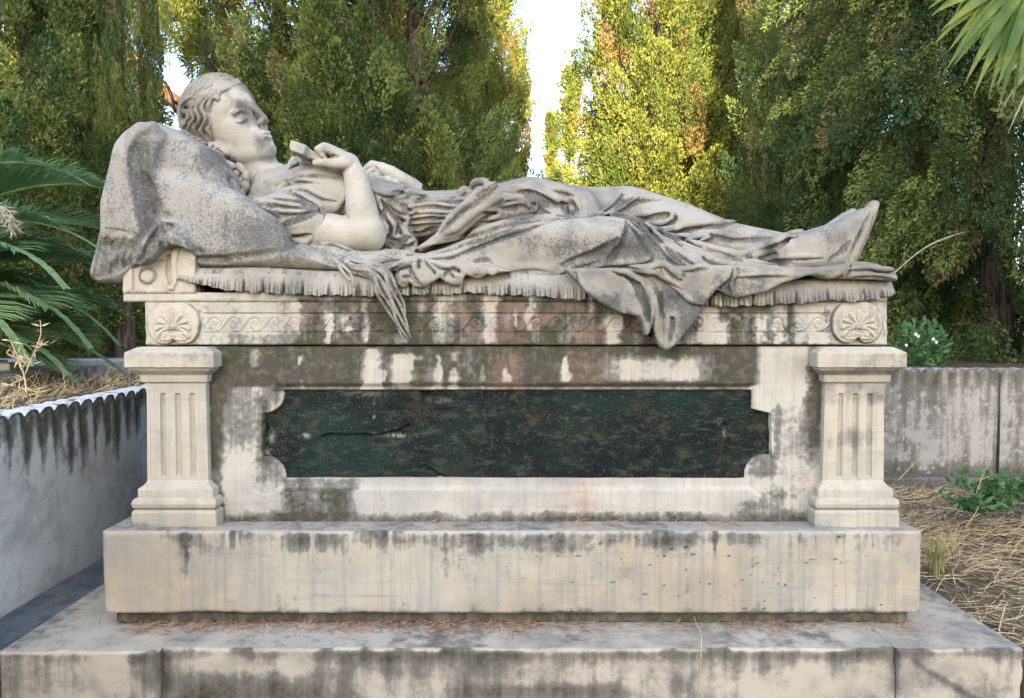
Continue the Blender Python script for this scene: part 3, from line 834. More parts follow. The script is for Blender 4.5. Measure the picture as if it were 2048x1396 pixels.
for t in (0, .04, .12, .2, .3, .4, .5, .6, .7, .8):
    a = np.clip(1 - t / .62, 0, 1) ** .6
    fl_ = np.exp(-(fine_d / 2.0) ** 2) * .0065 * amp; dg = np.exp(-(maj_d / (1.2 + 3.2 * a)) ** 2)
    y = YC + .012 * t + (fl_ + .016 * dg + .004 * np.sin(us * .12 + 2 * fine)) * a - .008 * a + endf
    rows.append(np.stack([xs, y, zb + (zt - .022 - zb) * (t / .8)], -1)); gro.append(.10 * a + .32 * dg * a + .3 * np.exp(-(fine_d / 1.8) ** 2) * a + .25 * (fine - .5) + .08)  # pleat grooves darkened: soiling with fold shade painted in
for a in np.linspace(.15, 1, 7) * math.pi / 2:
    rows.append(np.stack([xs, YC + .012 + .028 * (1 - math.cos(a)) + endf, zt - .022 + .022 * math.sin(a)], -1)); gro.append(.1 + .3 * fine)
for y in np.linspace(.03, .80, 14): rows.append(np.stack([xs, y + 0 * xs, zt + .002], -1)); gro.append(.2 + 0 * xs)
rows.append(np.stack([xs, .81 + 0 * xs, zb], -1)); gro.append(.3 + 0 * xs)
rows.append(np.stack([xs, .03 + 0 * xs, zb + .01], -1)); gro.append(.3 + 0 * xs)
rows.append(np.stack([xs, YC + .02 + 0 * xs, zb + .002], -1)); gro.append(.5 + 0 * xs)
Pm = np.array(rows); b = MB(); b.grid(Pm, flip=True, cu=True)
I = np.arange(Pm.shape[0] * Pm.shape[1]).reshape(Pm.shape[:2])
caps = [(I[0, 0], I[i + 1, 0], I[i, 0]) for i in range(1, len(I) - 1)] + [(I[0, -1], I[i, -1], I[i + 1, -1]) for i in range(1, len(I) - 1)]
me = mesh_np('mattress', Pm.reshape(-1, 3), b.q[0], np.array(caps), True, {'grime': np.array(gro).ravel() + .02})
link('mattress', me, M_STAT, couch)

pf = Field((wx(168, -.07), -.13, wz(606, -.07)), (wx(730, -.02), .86, wz(228, -.03) + .02), .0038)
pf.poly([(285, 250), (312, 243), (350, 256), (400, 284), (440, 318), (461, 348), (464, 372), (448, 392), (400, 440), (320, 440), (275, 400), (268, 300)], .0, .76, .085, k=.02)
pf.poly([(290, 330), (400, 350), (462, 378), (484, 388), (505, 407), (540, 428), (566, 455), (580, 482), (610, 488), (645, 505), (680, 527), (700, 540), (690, 546), (560, 540), (400, 536), (352, 524), (330, 470), (300, 420)], -.026, .78, .060, k=.022)
pf.poly([(300, 243), (272, 250), (254, 274), (236, 318), (216, 400), (196, 478), (181, 538), (180, 556), (200, 566), (238, 566), (262, 540), (300, 520), (330, 470), (322, 400), (312, 320), (318, 262)], -.052, .80, .045, k=.02)
pf.poly(Z(2, (630, 215), (720, 235), (800, 305), (862, 390), (886, 445), (862, 478), (790, 440), (700, 430), (620, 465), (545, 545), (470, 585), (430, 560), (450, 450), (540, 320)), -.085, .05, .022, k=.014)
pf.poly(Z(2, (90, 640), (200, 540), (330, 510), (430, 540), (470, 590), (330, 560), (210, 560), (160, 640), (110, 690)), -.066, .1, .012, k=.01)
# folds of the hanging cloth
for pts, r in ((Z(1, (590, 470), (500, 560), (455, 700), (440, 900), (470, 1120), (480, 1320)), 10), (Z(1, (470, 480), (360, 620), (300, 850), (240, 1100), (200, 1350)), 14), (Z(1, (650, 560), (560, 660), (520, 820)), 7), (Z(1, (430, 560), (370, 800), (340, 1100), (330, 1330)), 12)):
    stroke(pf, pts, r * 1.15, .5, k=.02)
for pts, r in ((Z(1, (545, 520), (480, 620), (465, 760), (475, 950), (500, 1150), (500, 1330)), 19), (Z(1, (610, 1180), (590, 1080), (540, 980), (500, 860)), 11), (Z(1, (600, 1180), (640, 1300), (700, 1360)), 5)):
    stroke(pf, pts, r, .25, k=.012, mode='cut')
stroke(pf, Z(1, (600, 1160), (720, 1210), (830, 1320), (900, 1420), (960, 1480)), 7, .3, k=.015, mode='cut')
stroke(pf, [(463, 352), (466, 372), (480, 385)], 7, .3, k=.012, mode='cut')
stroke(pf, [(578, 480), (600, 480), (560, 500), (480, 515), (400, 518)], 4, .3, k=.016, mode='cut', taper=(.6, .2))
stroke(pf, Z(2, (900, 540), (1120, 548), (1180, 560)), 3.5, .2, k=.012, mode='cut')
# stitched edge and pleats
for i in range(26):
    t = i / 25 + .01 * random.random()
    u0 = 200 + 80 * t; v0 = 470 + 5 * math.sin(t * 3)
    big = i % 4 == 1
    stroke(pf, [(u0 - 2, v0 + 10 * random.random()), (u0 - 4 - 7 * (1 - t), v0 + 30), (u0 - 6 - 10 * (1 - t), v0 + 52 + 34 * (1 - t))], 6.5 if big else 4.4, .3, k=.003, mode='cut', taper=(.2, 1))
for i in range(15):
    a = i / 14
    p0 = np.array([308 + 30 * a, 466 - 22 * math.sin(a * 2.2)]); p1 = np.array([278 + 104 * a, 524 - 44 * math.sin(a * 1.9) + 12 * a])
    stroke(pf, [tuple(p0), tuple(.5 * (p0 + p1) + [0, -3]), tuple(p1)], 4.2 if i % 3 else 6, .3, k=.003, mode='cut', taper=(.2, 1))
stroke(pf, [(213, 456), (240, 460), (266, 466), (285, 466)], 1.6, .1, k=.003, mode='cut')
stroke(pf, [(405, 534), (470, 533), (540, 536), (600, 538), (680, 541)], 1.5, .1, k=.003, mode='cut')
def g_pil(u, v, p):
    n = fbm(p[:, 0] * 9, p[:, 2] * 9, p[:, 1] * 9, seed=101)
    g = .20 + .20 * (n - .35) + .25 * blob(u, v, 300, 400, 25, 80) + .25 * blob(u, v, 430, 320, 50, 40) + .2 * blob(u, v, 500, 470, 90, 40)
    return g - .15 * (v < 280) + .3 * blob(u, v, 300, 440, 10, 30)
sculpt('bolster', [pf], M_CLOTH, couch, g_pil, .2)

# ------------------------------------------------------------------ effigy
eff = empty('effigy', (-.1, .34, 1.0))
tag(eff, 'sleeping marble woman lying on the couch, head propped on the bolster, draped to her toes', 'statue')
# ---- head, arms, hands
bf = Field((wx(345, .3), -.0, .99), (wx(835, .3), .72, 1.74), .0032)
TURN = R(23); H = 198 * px(.33)
F0 = np.array([.896, 0, .444]); UP = np.array([-.444, 0, .896])
F1 = math.cos(TURN) * F0 + math.sin(TURN) * np.array([0, -1., 0]); S1 = np.cross(UP, F1)
O = W(553, 318, .33) + .3 * H * F1 - .3 * H * F0
Mh = np.array([F1, S1, UP])
def hp(q, s, t, r=None):
    p = O + H * (q * F1 + s * S1 + t * UP)
    return p if r is None else (*p, r * H)
def he(c, r, k, mode='add', f=None): (f or bf).ell(hp(*c), np.array(r) * H, Mh, k * H, mode)
def hc(P, k, mode='add'): bf.chain([hp(*q) for q in P], k * H, mode)
bf.chain([Pt(490, 300, .34, 44), Pt(525, 348, .34, 39), Pt(545, 372, .34, 48), Pt(570, 400, .34, 62)], .02)
he((-.32, 0, .63), (.385, .315, .365), .02)
he((-.10, 0, .66), (.17, .22, .17), .06)
he((-.19, 0, .37), (.235, .235, .33), .06)
for sg in (-1, 1):
    hc([(-.42, sg * .20, .33, .07), (-.22, sg * .15, .14, .075), (-.03, sg * .045, .075, .07)], .05)
    he((-.105, sg * .125, .355), (.125, .10, .13), .06)
    hc([(.040, sg * .03, .575, .026), (.000, sg * .12, .588, .024), (-.09, sg * .215, .56, .025)], .06)
    he((-.028, sg * .135, .485), (.060, .080, .046), .010)
    if sg > 0: hc([(.034, .062, .466, .007), (.034, .125, .440, .009), (-.008, .195, .452, .008)], .004, 'cut')
    he((.100, sg * .040, .330), (.042, .026, .027), .014)
    he((.110, sg * .022, .306), (.018, .011, .009), .005, 'cut')
he((.022, 0, .085), (.068, .080, .070), .05)
he((-.02, 0, .205), (.105, .12, .11), .06)
he((-.13, 0, .20), (.17, .185, .17), .07)
hc([(.020, 0, .68, .04), (.058, 0, .58, .040), (.095, 0, .48, .034), (.130, 0, .39, .029), (.146, 0, .347, .026)], .040)
hc([(.035, -.088, .203, .009), (.094, -.034, .223, .016), (.100, 0, .218, .014), (.094, .034, .223, .016), (.035, .088, .203, .009)], .010)
hc([(.038, -.08, .190, .010), (.084, -.024, .176, .022), (.084, .024, .176, .022), (.038, .08, .190, .010)], .010)
he((.095, 0, .133), (.022, .06, .013), .03, 'cut')
for q, r in ((((1210, 445), (1240, 462), (1280, 462), (1315, 440), (1335, 412)), 2.3), (((1205, 432), (1235, 388), (1280, 372), (1330, 385)), 1.6)):
    stroke(bf, Z(1, *q), r, .05, k=.0025, mode='cut', taper=(.5, .5))
stroke(bf, Z(1, (1452, 590), (1475, 572), (1500, 556), (1528, 550)), 1.9, .25, k=.002, mode='cut', taper=(.3, .7))
stroke(bf, Z(1, (1412, 485), (1432, 512), (1462, 508)), 2.2, .1, k=.003, mode='cut')
# ear
bf.ell(W(440, 304, .225), (.034, .016, .020), None, .01)
stroke(bf, Z(1, (1040, 690), (1022, 650), (1050, 625), (1085, 645), (1120, 690), (1165, 695), (1185, 720), (1160, 742), (1110, 730), (1060, 700), (1040, 680)), 4.4, .0, k=.003)
stroke(bf, Z(1, (1055, 655), (1085, 680), (1130, 710)), 4.2, .0, k=.003, mode='cut')
# near arm, hand
bf.chain([Pt(575, 415, .18, 50), Pt(640, 462, .135, 40), Pt(700, 472, .11, 36), Pt(738, 470, .10, 33)], .02)
bf.chain([Pt(740, 474, .10, 27), Pt(746, 482, .10, 17)], .02)
bf.chain([Pt(730, 462, .10, 34), Pt(723, 415, .105, 31), Pt(712, 356, .13, 24), Pt(699, 327, .15, 18)], .02)
bf.chain([Pt(700, 327, .15, 17), Pt(676, 312, .16, 15.5), Pt(658, 303, .17, 13)], .012, ys=1.75)
for i, (y, du, dv) in enumerate(((.125, 0, 0), (.160, -2, -2), (.195, 0, -3), (.228, 5, -2))):
    bf.chain([Pt(664 + du, 303 + dv, y, 8.5), Pt(648 + du, 296 + dv, y - .004, 8.2), Pt(638 + du, 301 + dv, y - .004, 7.4), Pt(645 + du, 311 + dv, y, 6.6)], .004)
bf.chain([Pt(692, 326, .11, 13), Pt(670, 328, .10, 10.5), Pt(650, 325, .10, 8.5), Pt(631, 326, .11, 6.8)], .008)
# far hand laid on the belly
bf.chain([Pt(850, 402, .50, 24), Pt(822, 376, .46, 20), Pt(803, 363, .42, 18), Pt(781, 351, .41, 19), Pt(764, 340, .41, 15)], .014, ys=1.6)
for i, (y, pts) in enumerate(((.45, ((762, 334), (744, 329), (731, 339))), (.418, ((766, 343), (748, 341), (731, 350))), (.386, ((770, 353), (752, 352), (733, 360))), (.356, ((776, 362), (758, 361), (738, 368))))):
    bf.chain([Pt(*pts[0], y, 9), Pt(*pts[1], y, 8.4), Pt(*pts[2], y, 6.8)], .005)
bf.chain([Pt(790, 366, .335, 10), Pt(779, 373, .325, 8.5), Pt(765, 378, .32, 7)], .008)
for q in (((778, 352), (735, 337), (672, 388)), ((805, 394), (748, 384), (690, 416)), ((835, 432), (778, 420), (700, 450)), ((880, 462), (840, 480), (800, 498))):
    stroke(bf, Z(3, *q), 3.0, .1, k=.003, mode='cut')
stroke(bf, Z(3, (480, 255), (420, 245), (370, 255)), 2.5, .1, k=.004, mode='cut')
stroke(bf, Z(3, (545, 735), (520, 725), (470, 690)), 4, .2, k=.006, mode='cut')
def g_skin(u, v, p):
    n = fbm(p[:, 0] * 16, p[:, 2] * 16, p[:, 1] * 16, seed=111)
    g = .02 + .25 * (n - .4)
    fw = (p - O) @ F1 / H; up = (p - O) @ UP / H
    head = (up > -.1) & (u < 575) & (v < 330)
    g += head * (.40 * ss(-.10, .06, fw) * ss(-.1, .15, up) * (.4 + n))           # lichen on the face's weather side
    g += .22 * blob(u, v, 740, 440, 16, 60) + .30 * blob(u, v, 700, 503, 60, 5) + .25 * blob(u, v, 690, 372, 14, 30) * n + .3 * blob(u, v, 765, 350, 60, 26) * n
    return g
sculpt('body', [bf], M_SKIN, eff, g_skin, .14)

# ---- hair with braid and loose lock
hf = Field((wx(340, .3), .04, wz(430, .3)), (wx(560, .3), .62, 1.74), .0028)
he((-.32, 0, .635), (.408, .338, .385), .01, f=hf)
hl = lambda t: np.interp(t, [.0, .2, .36, .46, .55, .62, .665, .70, .765, .80], [-.36, -.36, -.32, -.275, -.225, -.15, -.05, .015, .09, .4])
def face_cut(x, y, z):
    d = [x - O[0], y - O[1], z - O[2]]
    q = sum(F1[j] * d[j] for j in range(3)) / H; t = sum(UP[j] * d[j] for j in range(3)) / H
    return np.maximum(hl(t) - q, -1) * H * .75
hb_ = lambda x, y, z: (( (x - O[0]) * UP[0] + (y - O[1]) * UP[1] + (z - O[2]) * UP[2]) / H - .30) * H
HS = (((1050, 230), (1010, 330), (1045, 420), (1005, 500), (1045, 590)), ((1025, 235), (960, 330), (995, 420), (950, 505), (1005, 600)), ((1000, 235), (910, 330), (945, 420), (900, 500), (955, 590)), ((970, 235), (862, 330), (895, 420), (850, 490), (905, 570)), ((940, 235), (825, 330), (850, 420), (812, 480), (855, 545)), ((1075, 300), (1085, 400), (1055, 490), (1085, 560), (1050, 620)), ((900, 225), (810, 310), (800, 400), (795, 470)),
      ((1100, 250), (1170, 215), (1215, 260), (1195, 305), (1165, 290)), ((1080, 235), (1160, 185), (1235, 235), (1215, 320)), ((1060, 345), (1110, 325), (1190, 325)), ((1050, 300), (1110, 285), (1160, 310)), ((1040, 260), (1090, 270), (1130, 255)))
_h = np.random.default_rng(3)
for sg in (-1, 1):
    for j in range(15):
        q0 = .050 - .64 * (j / 14) ** .95 + .008 * _h.normal(); ph = _h.random() * 2; am = .012 + .014 * _h.random()
        pts = []
        for i in range(22):
            a_ = i / 21; ang = a_ * (1.75 if q0 < -.1 else 1.05)
            q_ = q0 - (.20 + .10 * _h.random() * 0) * a_ ** 1.4 + am * math.sin(a_ * 15 + ph) * min(1, a_ * 2)
            kk = math.sqrt(max(0, 1 - ((q_ + .32) / .408) ** 2))
            pts.append((*hp(q_, sg * .341 * kk * math.sin(ang), .635 + .389 * kk * math.cos(ang)), H * (.0195 * (1 - .25 * a_))))
        hf.chain(pts, .0018)
hf.fn(hp(0, 0, .5) - .4, hp(0, 0, .5) + .4, lambda x, y, z: face_cut(x, y, z) + .010 * (fbm(x * 40 + 0 * y + 0 * z, z * 40 + 0 * x + 0 * y, y * 40 + 0 * x + 0 * z, seed=3, o=2) - .5), .006, 'cut')
hf.fn(hp(0, 0, .2) - .4, hp(0, 0, .2) + .4, hb_, .01, 'cut')
for q in HS: stroke(hf, Z(1, *q), 4.6, .1, k=.0025, under=True, taper=(.12, .3))
for a, c in ((0, 1), (1, 2), (2, 3), (3, 4), (5, 0), (4, 6)):
    m = [((p[0] + q[0]) / 2, (p[1] + q[1]) / 2) for p, q in zip(HS[a], HS[c])]
    stroke(hf, Z(1, *m), 3.4, .1, k=.003, mode='cut')
for (a, c, rx, ry, ang) in ((1185, 790, 52, 30, .5), (1270, 815, 56, 32, .9), (1215, 865, 50, 30, -.4), (1310, 880, 34, 50, .2), (1240, 925, 56, 30, -.7), (1300, 955, 34, 46, .3), (1225, 985, 40, 26, -.2), (1275, 1000, 30, 30, 0)):
    p = W(*Z(1, (a, c))[0], .15); k_ = px(.15) / 3.938
    M = np.array([[math.cos(ang), 0, -math.sin(ang)], [0, 1, 0], [math.sin(ang), 0, math.cos(ang)]])
    hf.ell(p, (rx * k_, 42 * k_, ry * k_), M, .003)
for a in range(5):                                                       # knot of ribbon at the nape
    c = Z(1, (810 + 42 * a, 532 + 22 * a))[0]
    hf.ell(W(*c, .19 + .01 * (a % 2)), (.012, .016, .008), None, .004)
# long loose lock that runs over the mattress and hangs down the frieze
lf = Field((wx(620, -.05), -.13, wz(695, -.06)), (wx(840, 0), .2, wz(478, 0)), .0034)
LK = [(641, 503, .035), (662, 506, .02), (682, 517, .0), (712, 530, -.02), (748, 538, -.045), (766, 553, -.062), (773, 578, -.066), (788, 612, -.058), (800, 645, -.048), (815, 678, -.040)]
for j in (-3, -2, -1, 0, 1, 2, 3):
    q = []
    for i, (u, v, y) in enumerate(LK):
        t = i / 9; wd = (6.0 + 2.5 * math.sin(t * 3.0)) * (1 - .55 * t ** 3)
        q.append((u + j * wd * (.35 + .65 * t) + 4.5 * math.sin(t * 13 + j * 1.5), v - j * wd * (1 - t) * .9 + 2.5 * math.sin(t * 9 + j), y - .008 * math.cos(j * .8) + .004 * math.sin(i * 2 + j * 2.1), 3.9 * (1 - .5 * t ** 4)))
    s_ = spline(q, 6)
    lf.chain([Pt(*a) for a in s_], .003)
for j, q in enumerate((((668, 520, .0), (690, 535, -.03), (703, 552, -.045), (708, 575, -.05)), ((672, 522, .0), (682, 540, -.03), (700, 560, -.045)))):
    lf.chain([Pt(*a) for a in spline([(*p_, 4.2 - i * .7) for i, p_ in enumerate(q)], 5)], .003)
for j in range(5):                                                       # strands under the elbow
    q = [(640 + 9 * j, 497 + 5 * j, .03 + .01 * j), (690 + 6 * j, 513 + 4 * j, .0), (735 + 4 * j, 516 + 2 * j, -.01), (775 + 5 * j, 504 + 3 * j, .0), (805 + 3 * j, 508 + 5 * j, .0)]
    lf.chain([Pt(*a, 6) for a in spline(q, 6)], .004)
def g_hair(u, v, p):
    n = fbm(p[:, 0] * 20, p[:, 2] * 20, p[:, 1] * 20, seed=121)
    return .10 + .3 * (n - .4) + .10 * (v < 215)
hair = sculpt('hair', [hf], M_STAT, eff, g_hair, .10)
sculpt('hair_lock', [lf], M_STAT, hair, lambda u, v, p: .12 + .4 * fbm(p[:, 0] * 25, p[:, 2] * 25, seed=7))

# ---- dress
df = Field((wx(470, .3), -.03, .975), (wx(1775, .4), .74, wz(318, .3)), .0035)
df.chain([Pt(570, 398, .34, 56), Pt(640, 398, .34, 62), Pt(720, 412, .34, 62), Pt(850, 442, .34, 56), Pt(960, 445, .34, 62)], .02, ys=2.2)
df.chain([Pt(575, 352, .34, 20), Pt(603, 336, .30, 15), Pt(622, 338, .27, 16)], .02, ys=2.0)
df.ell(W(655, 385, .215), (.085, .085, .085), None, .03)
df.chain([Pt(545, 398, .24, 54), Pt(592, 428, .175, 55), Pt(630, 448, .14, 47)], .02)
df.poly([(500, 400), (560, 380), (640, 410), (645, 428), (630, 466), (607, 486), (560, 470), (520, 440)], .06, .4, .05, k=.02)
df.poly([(560, 470), (640, 490), (760, 500), (900, 510), (900, 550), (620, 548), (580, 520)], .07, .6, .03, k=.02)
df.chain([Pt(960, 445, .34, 64), Pt(1060, 430, .36, 72), Pt(1140, 440, .40, 64)], .03, ys=1.9)
df.chain([Pt(1060, 435, .46, 70), Pt(1180, 436, .48, 60), Pt(1255, 432, .48, 58), Pt(1350, 458, .47, 54), Pt(1450, 492, .45, 48), Pt(1560, 508, .43, 42), Pt(1640, 505, .40, 38)], .03, ys=1.15)
df.chain([Pt(900, 505, .22, 32), Pt(1000, 490, .19, 50), Pt(1120, 486, .17, 54), Pt(1235, 484, .17, 50), Pt(1300, 500, .20, 44), Pt(1400, 518, .24, 34), Pt(1500, 530, .28, 24)], .03, ys=1.1)
df.poly([(860, 505), (960, 470), (1100, 440), (1250, 450), (1330, 490), (1500, 530), (1660, 535), (1660, 560), (860, 560)], .085, .60, .05, k=.03)
df.poly([(1540, 478), (1620, 462), (1680, 443), (1715, 424), (1738, 412), (1742, 424), (1728, 470), (1700, 535), (1560, 545)], .28, .45, .05, k=.02)
df.chain([Pt(1688, 528, .36, 16), Pt(1712, 480, .36, 15), Pt(1733, 435, .36, 13), Pt(1745, 411, .36, 9.5)], .012, ys=2.4)
df.chain([Pt(1600, 500, .52, 34), Pt(1660, 474, .52, 26), Pt(1692, 440, .52, 16), Pt(1704, 426, .52, 9)], .02, ys=1.3)
df.poly(Z(3, (1240, 850), (1330, 740), (1480, 600), (1620, 470), (1700, 455), (1770, 590), (1660, 660), (1560, 720), (1400, 850), (1250, 900), (1100, 1000), (1080, 960)), .10, .3, .016, k=.006, bulge=lambda u, v: .03 * ss(820, 990, u))
df.poly(Z(3, (740, 500), (860, 490), (1000, 500), (1150, 540), (1060, 640), (1010, 780), (1060, 900), (1060, 1010), (800, 1010), (800, 800), (780, 650)), .115, .4, .03, k=.015)
ST = []
A = lambda *a, **k: ST.append((a, k))
# collar, breast, sleeve
A(Z(3, (60, 350), (95, 300), (140, 250), (200, 270), (250, 310)), 7)
A(Z(3, (90, 330), (150, 290), (210, 320)), 4)
A(Z(3, (-40, 470), (100, 400), (260, 375), (420, 390), (500, 410)), 5)
A(Z(3, (-60, 520), (60, 450), (180, 430), (300, 450)), 4)
A(Z(3, (20, 500), (130, 520), (260, 600), (400, 650), (470, 620), (510, 560), (525, 500)), 6)
A(Z(3, (100, 545), (180, 600), (300, 660), (420, 675), (500, 640)), 4.5)
A(Z(3, (40, 500), (200, 500), (330, 560), (450, 590)), 4)
for q in (((330, 655), (200, 610), (80, 575), (-60, 570)), ((330, 655), (180, 640), (40, 620), (-120, 600)), ((325, 660), (160, 680), (20, 680), (-140, 650)), ((320, 665), (170, 720), (40, 770), (-60, 790)), ((335, 650), (230, 580), (120, 530), (20, 520)), ((-200, 640), (-120, 700), (-50, 790), (10, 820)), ((-260, 560), (-150, 600), (-30, 640)), ((-220, 610), (-120, 650), (0, 720))):
    A(Z(3, *q), 4.2, sink=.35)
A(Z(3, (322, 648), (332, 700), (322, 790), (275, 860), (190, 925), (110, 900), (20, 860)), 5.5)
A(Z(3, (320, 650), (326, 660)), 8)
A(Z(3, (10, 790), (120, 740), (250, 690)), 5, mode='cut')
A(Z(3, (250, 850), (210, 840), (120, 850), (40, 865)), 4)
# ruffled scarf at the waist
for q in (((735, 505), (800, 620), (785, 700), (850, 790), (830, 870), (900, 945)), ((780, 545), (860, 620), (960, 640), (1050, 645), (1045, 690), (990, 700)), ((800, 520), (900, 560), (980, 560), (1010, 520), (1140, 545)), ((850, 640), (920, 705), (1000, 735), (985, 790), (940, 800)), ((800, 760), (860, 860), (950, 875), (1000, 830), (985, 790)), ((815, 900), (900, 965), (985, 930), (1050, 905), (1065, 960), (1045, 1010)), ((880, 985), (950, 1005), (1040, 1010)), ((760, 590), (820, 680), (850, 720), (900, 790), (900, 860)), ((740, 520), (870, 540), (960, 500), (1010, 490)), ((900, 590), (960, 600), (1020, 610)), ((850, 580), (930, 660), (1010, 690)), ((940, 760), (990, 850), (1040, 880)), ((900, 910), (960, 900), (1010, 870)), ((790, 700), (830, 800), (815, 880), (840, 960))):
    A(Z(3, *q), 5.2, sink=.15, k=.004)
for q in (((760, 560), (830, 640), (820, 720), (870, 800), (870, 880), (930, 920)), ((850, 600), (930, 625), (1020, 665)), ((870, 690), (940, 740), (960, 780)), ((850, 520), (930, 530), (1000, 545)), ((860, 930), (940, 960), (1020, 950))):
    A(Z(3, *q), 4, mode='cut', k=.004)
# belly pleats
for q in (((1050, 600), (1200, 575), (1330, 590), (1440, 610)), ((1060, 640), (1200, 620), (1340, 640), (1400, 640)), ((1050, 690), (1180, 680), (1330, 690)), ((1040, 730), (1180, 720), (1300, 720)), ((1020, 780), (1150, 760), (1270, 760)), ((1040, 830), (1130, 820), (1230, 800)), ((1060, 880), (1120, 860), (1190, 850))):
    A(Z(3, *q), 3.6, sink=.4)
for q in (((1050, 660), (1200, 650), (1340, 665)), ((1030, 755), (1160, 738), (1290, 740)), ((1080, 590), (1250, 560), (1400, 580)), ((1100, 850), (1180, 820), (1240, 810))):
    A(Z(3, *q), 3.2, mode='cut', k=.006)
# sash and bundled cloth over the hip
A(Z(3, (1240, 850), (1330, 740), (1480, 600), (1600, 490), (1700, 450)), 6)
A(Z(3, (1090, 990), (1250, 895), (1400, 850), (1560, 720), (1670, 650), (1770, 590), (1785, 570)), 6)
A(Z(3, (1130, 1000), (1280, 925), (1420, 880), (1580, 760), (1700, 670)), 6, mode='cut', k=.008)
A(Z(4, (160, 190), (195, 140), (270, 130), (290, 165), (250, 200)), 7, sink=.2)
A(Z(4, (60, 245), (100, 200), (150, 185)), 7)
A(Z(4, (0, 255), (60, 265), (130, 270)), 4)
A(Z(4, (370, 160), (330, 180), (250, 235), (100, 360)), 5)
A(Z(4, (400, 185), (560, 180), (700, 235), (850, 275), (955, 275), (980, 245)), 8, sink=.25)
A(Z(4, (860, 195), (960, 235), (1000, 300), (1030, 375)), 7, sink=.3)
A(Z(4, (940, 330), (950, 360), (940, 395)), 7)
A(Z(4, (800, 180), (900, 195), (980, 230)), 6)
A(Z(4, (870, 290), (900, 340), (930, 392)), 6, mode='cut', k=.006)
A(Z(4, (960, 290), (990, 350), (1020, 395)), 4, mode='cut', k=.006)
A(Z(4, (500, 225), (650, 225), (780, 290), (860, 320)), 6, mode='cut', k=.006)
A(Z(4, (440, 268), (600, 255), (760, 300), (810, 335)), 6.5, sink=.3)
A(Z(4, (250, 355), (350, 345), (400, 375), (345, 402), (240, 430)), 6, sink=.2)
A(Z(4, (280, 380), (340, 375), (360, 385)), 4, mode='cut', k=.005)
A(Z(4, (360, 325), (520, 310), (615, 310), (620, 350), (560, 385), (430, 405)), 5.5, sink=.2)
A(Z(4, (420, 350), (540, 330), (590, 345), (520, 375)), 5, mode='cut', k=.006)
A(Z(4, (630, 285), (690, 285), (730, 330), (800, 375)), 6, sink=.25)
A(Z(4, (690, 300), (670, 350), (600, 390), (480, 410)), 5.5, sink=.25)
A(Z(4, (640, 310), (650, 340), (600, 380)), 4, mode='cut', k=.006)
A(Z(4, (250, 470), (400, 420), (600, 402), (760, 398)), 5, mode='cut', k=.006)
A(Z(4, (230, 440), (400, 410), (520, 400)), 4)
# near thigh, its two hems, knee
A(Z(4, (-280, 660), (-150, 620), (0, 585), (200, 525), (480, 440), (800, 405), (1050, 400)), 5.5, sink=.35)
A(Z(4, (-240, 740), (0, 705), (200, 625), (400, 548), (600, 490), (800, 432)), 5.5, sink=.35)
A(Z(4, (-100, 690), (100, 630), (300, 560), (500, 490)), 6, mode='cut', k=.007)
A(Z(4, (1050, 400), (1250, 400), (1380, 415), (1480, 460), (1540, 520)), 8, sink=.5)
A(Z(4, (850, 395), (1050, 392), (1250, 390), (1400, 405), (1520, 455), (1640, 520), (1780, 570), (1900, 610), (2040, 665)), 7, mode='cut', k=.005, sink=.1)
A(Z(4, (1375, 440), (1345, 530), (1280, 640), (1200, 760), (1050, 810), (880, 855)), 8, sink=.3)
A(Z(4, (1320, 580), (1200, 675), (1050, 740), (880, 790)), 9, mode='cut', k=.006, sink=.1)
A(Z(4, (1270, 690), (1150, 770), (1000, 810)), 5, mode='cut', k=.006)
A(Z(4, (850, 855), (960, 795), (1060, 765), (1180, 742)), 6, sink=.25)
A(Z(4, (1400, 450), (1480, 530), (1555, 620), (1578, 710), (1500, 760), (1300, 775), (1180, 795)), 5.5, sink=.4)
A(Z(4, (1300, 650), (1280, 720), (1220, 770)), 6, mode='cut', k=.006)
A(Z(4, (1460, 430), (1560, 500), (1660, 620), (1760, 735), (1880, 800)), 7, sink=.4)
A(Z(4, (1530, 560), (1620, 680), (1680, 780)), 7, mode='cut', k=.008)
A(Z(4, (1540, 470), (1700, 600), (1860, 720), (1960, 800)), 5, sink=.4)
A(Z(4, (1700, 650), (1800, 750), (1850, 800)), 5, mode='cut', k=.006)
A(Z(4, (480, 850), (650, 840), (760, 845)), 4, mode='cut', k=.006)
A(Z(4, (180, 760), (290, 745), (330, 770)), 3, mode='cut', k=.006)
# far leg
A(Z(4, (1190, 370), (1270, 300), (1350, 220)), 5, sink=.35)
A(Z(4, (1200, 395), (1330, 340), (1420, 280), (1500, 255), (1650, 262)), 6, sink=.35)
A(Z(4, (1400, 300), (1440, 268), (1480, 250)), 4)
A(Z(4, (1240, 360), (1340, 300), (1420, 262)), 5, mode='cut', k=.006)
A(Z(4, (1420, 405), (1600, 380), (1735, 368), (1745, 400), (1700, 440), (1600, 462), (1530, 450)), 6.5, sink=.25)
A(Z(4, (1520, 420), (1640, 400), (1710, 395), (1680, 425)), 4.5, mode='cut', k=.006)
A(Z(4, (1530, 455), (1640, 512), (1790, 492), (1920, 465), (2040, 440)), 6.5, sink=.3)
A(Z(4, (1780, 570), (1860, 572), (1950, 545), (2060, 540)), 5, sink=.3)
A(Z(5, (0, 395), (100, 350), (250, 335), (400, 328), (470, 325)), 6, sink=.35)
A(Z(5, (0, 430), (130, 440), (270, 425)), 5, sink=.3)
A(Z(5, (100, 470), (200, 440), (280, 428), (270, 445), (190, 480)), 4.5, sink=.25)
A(Z(5, (100, 495), (250, 560), (420, 592), (600, 602), (740, 640)), 7, mode='cut', k=.008)
A(Z(5, (90, 470), (250, 525), (420, 560), (540, 580)), 5.5, sink=.3)
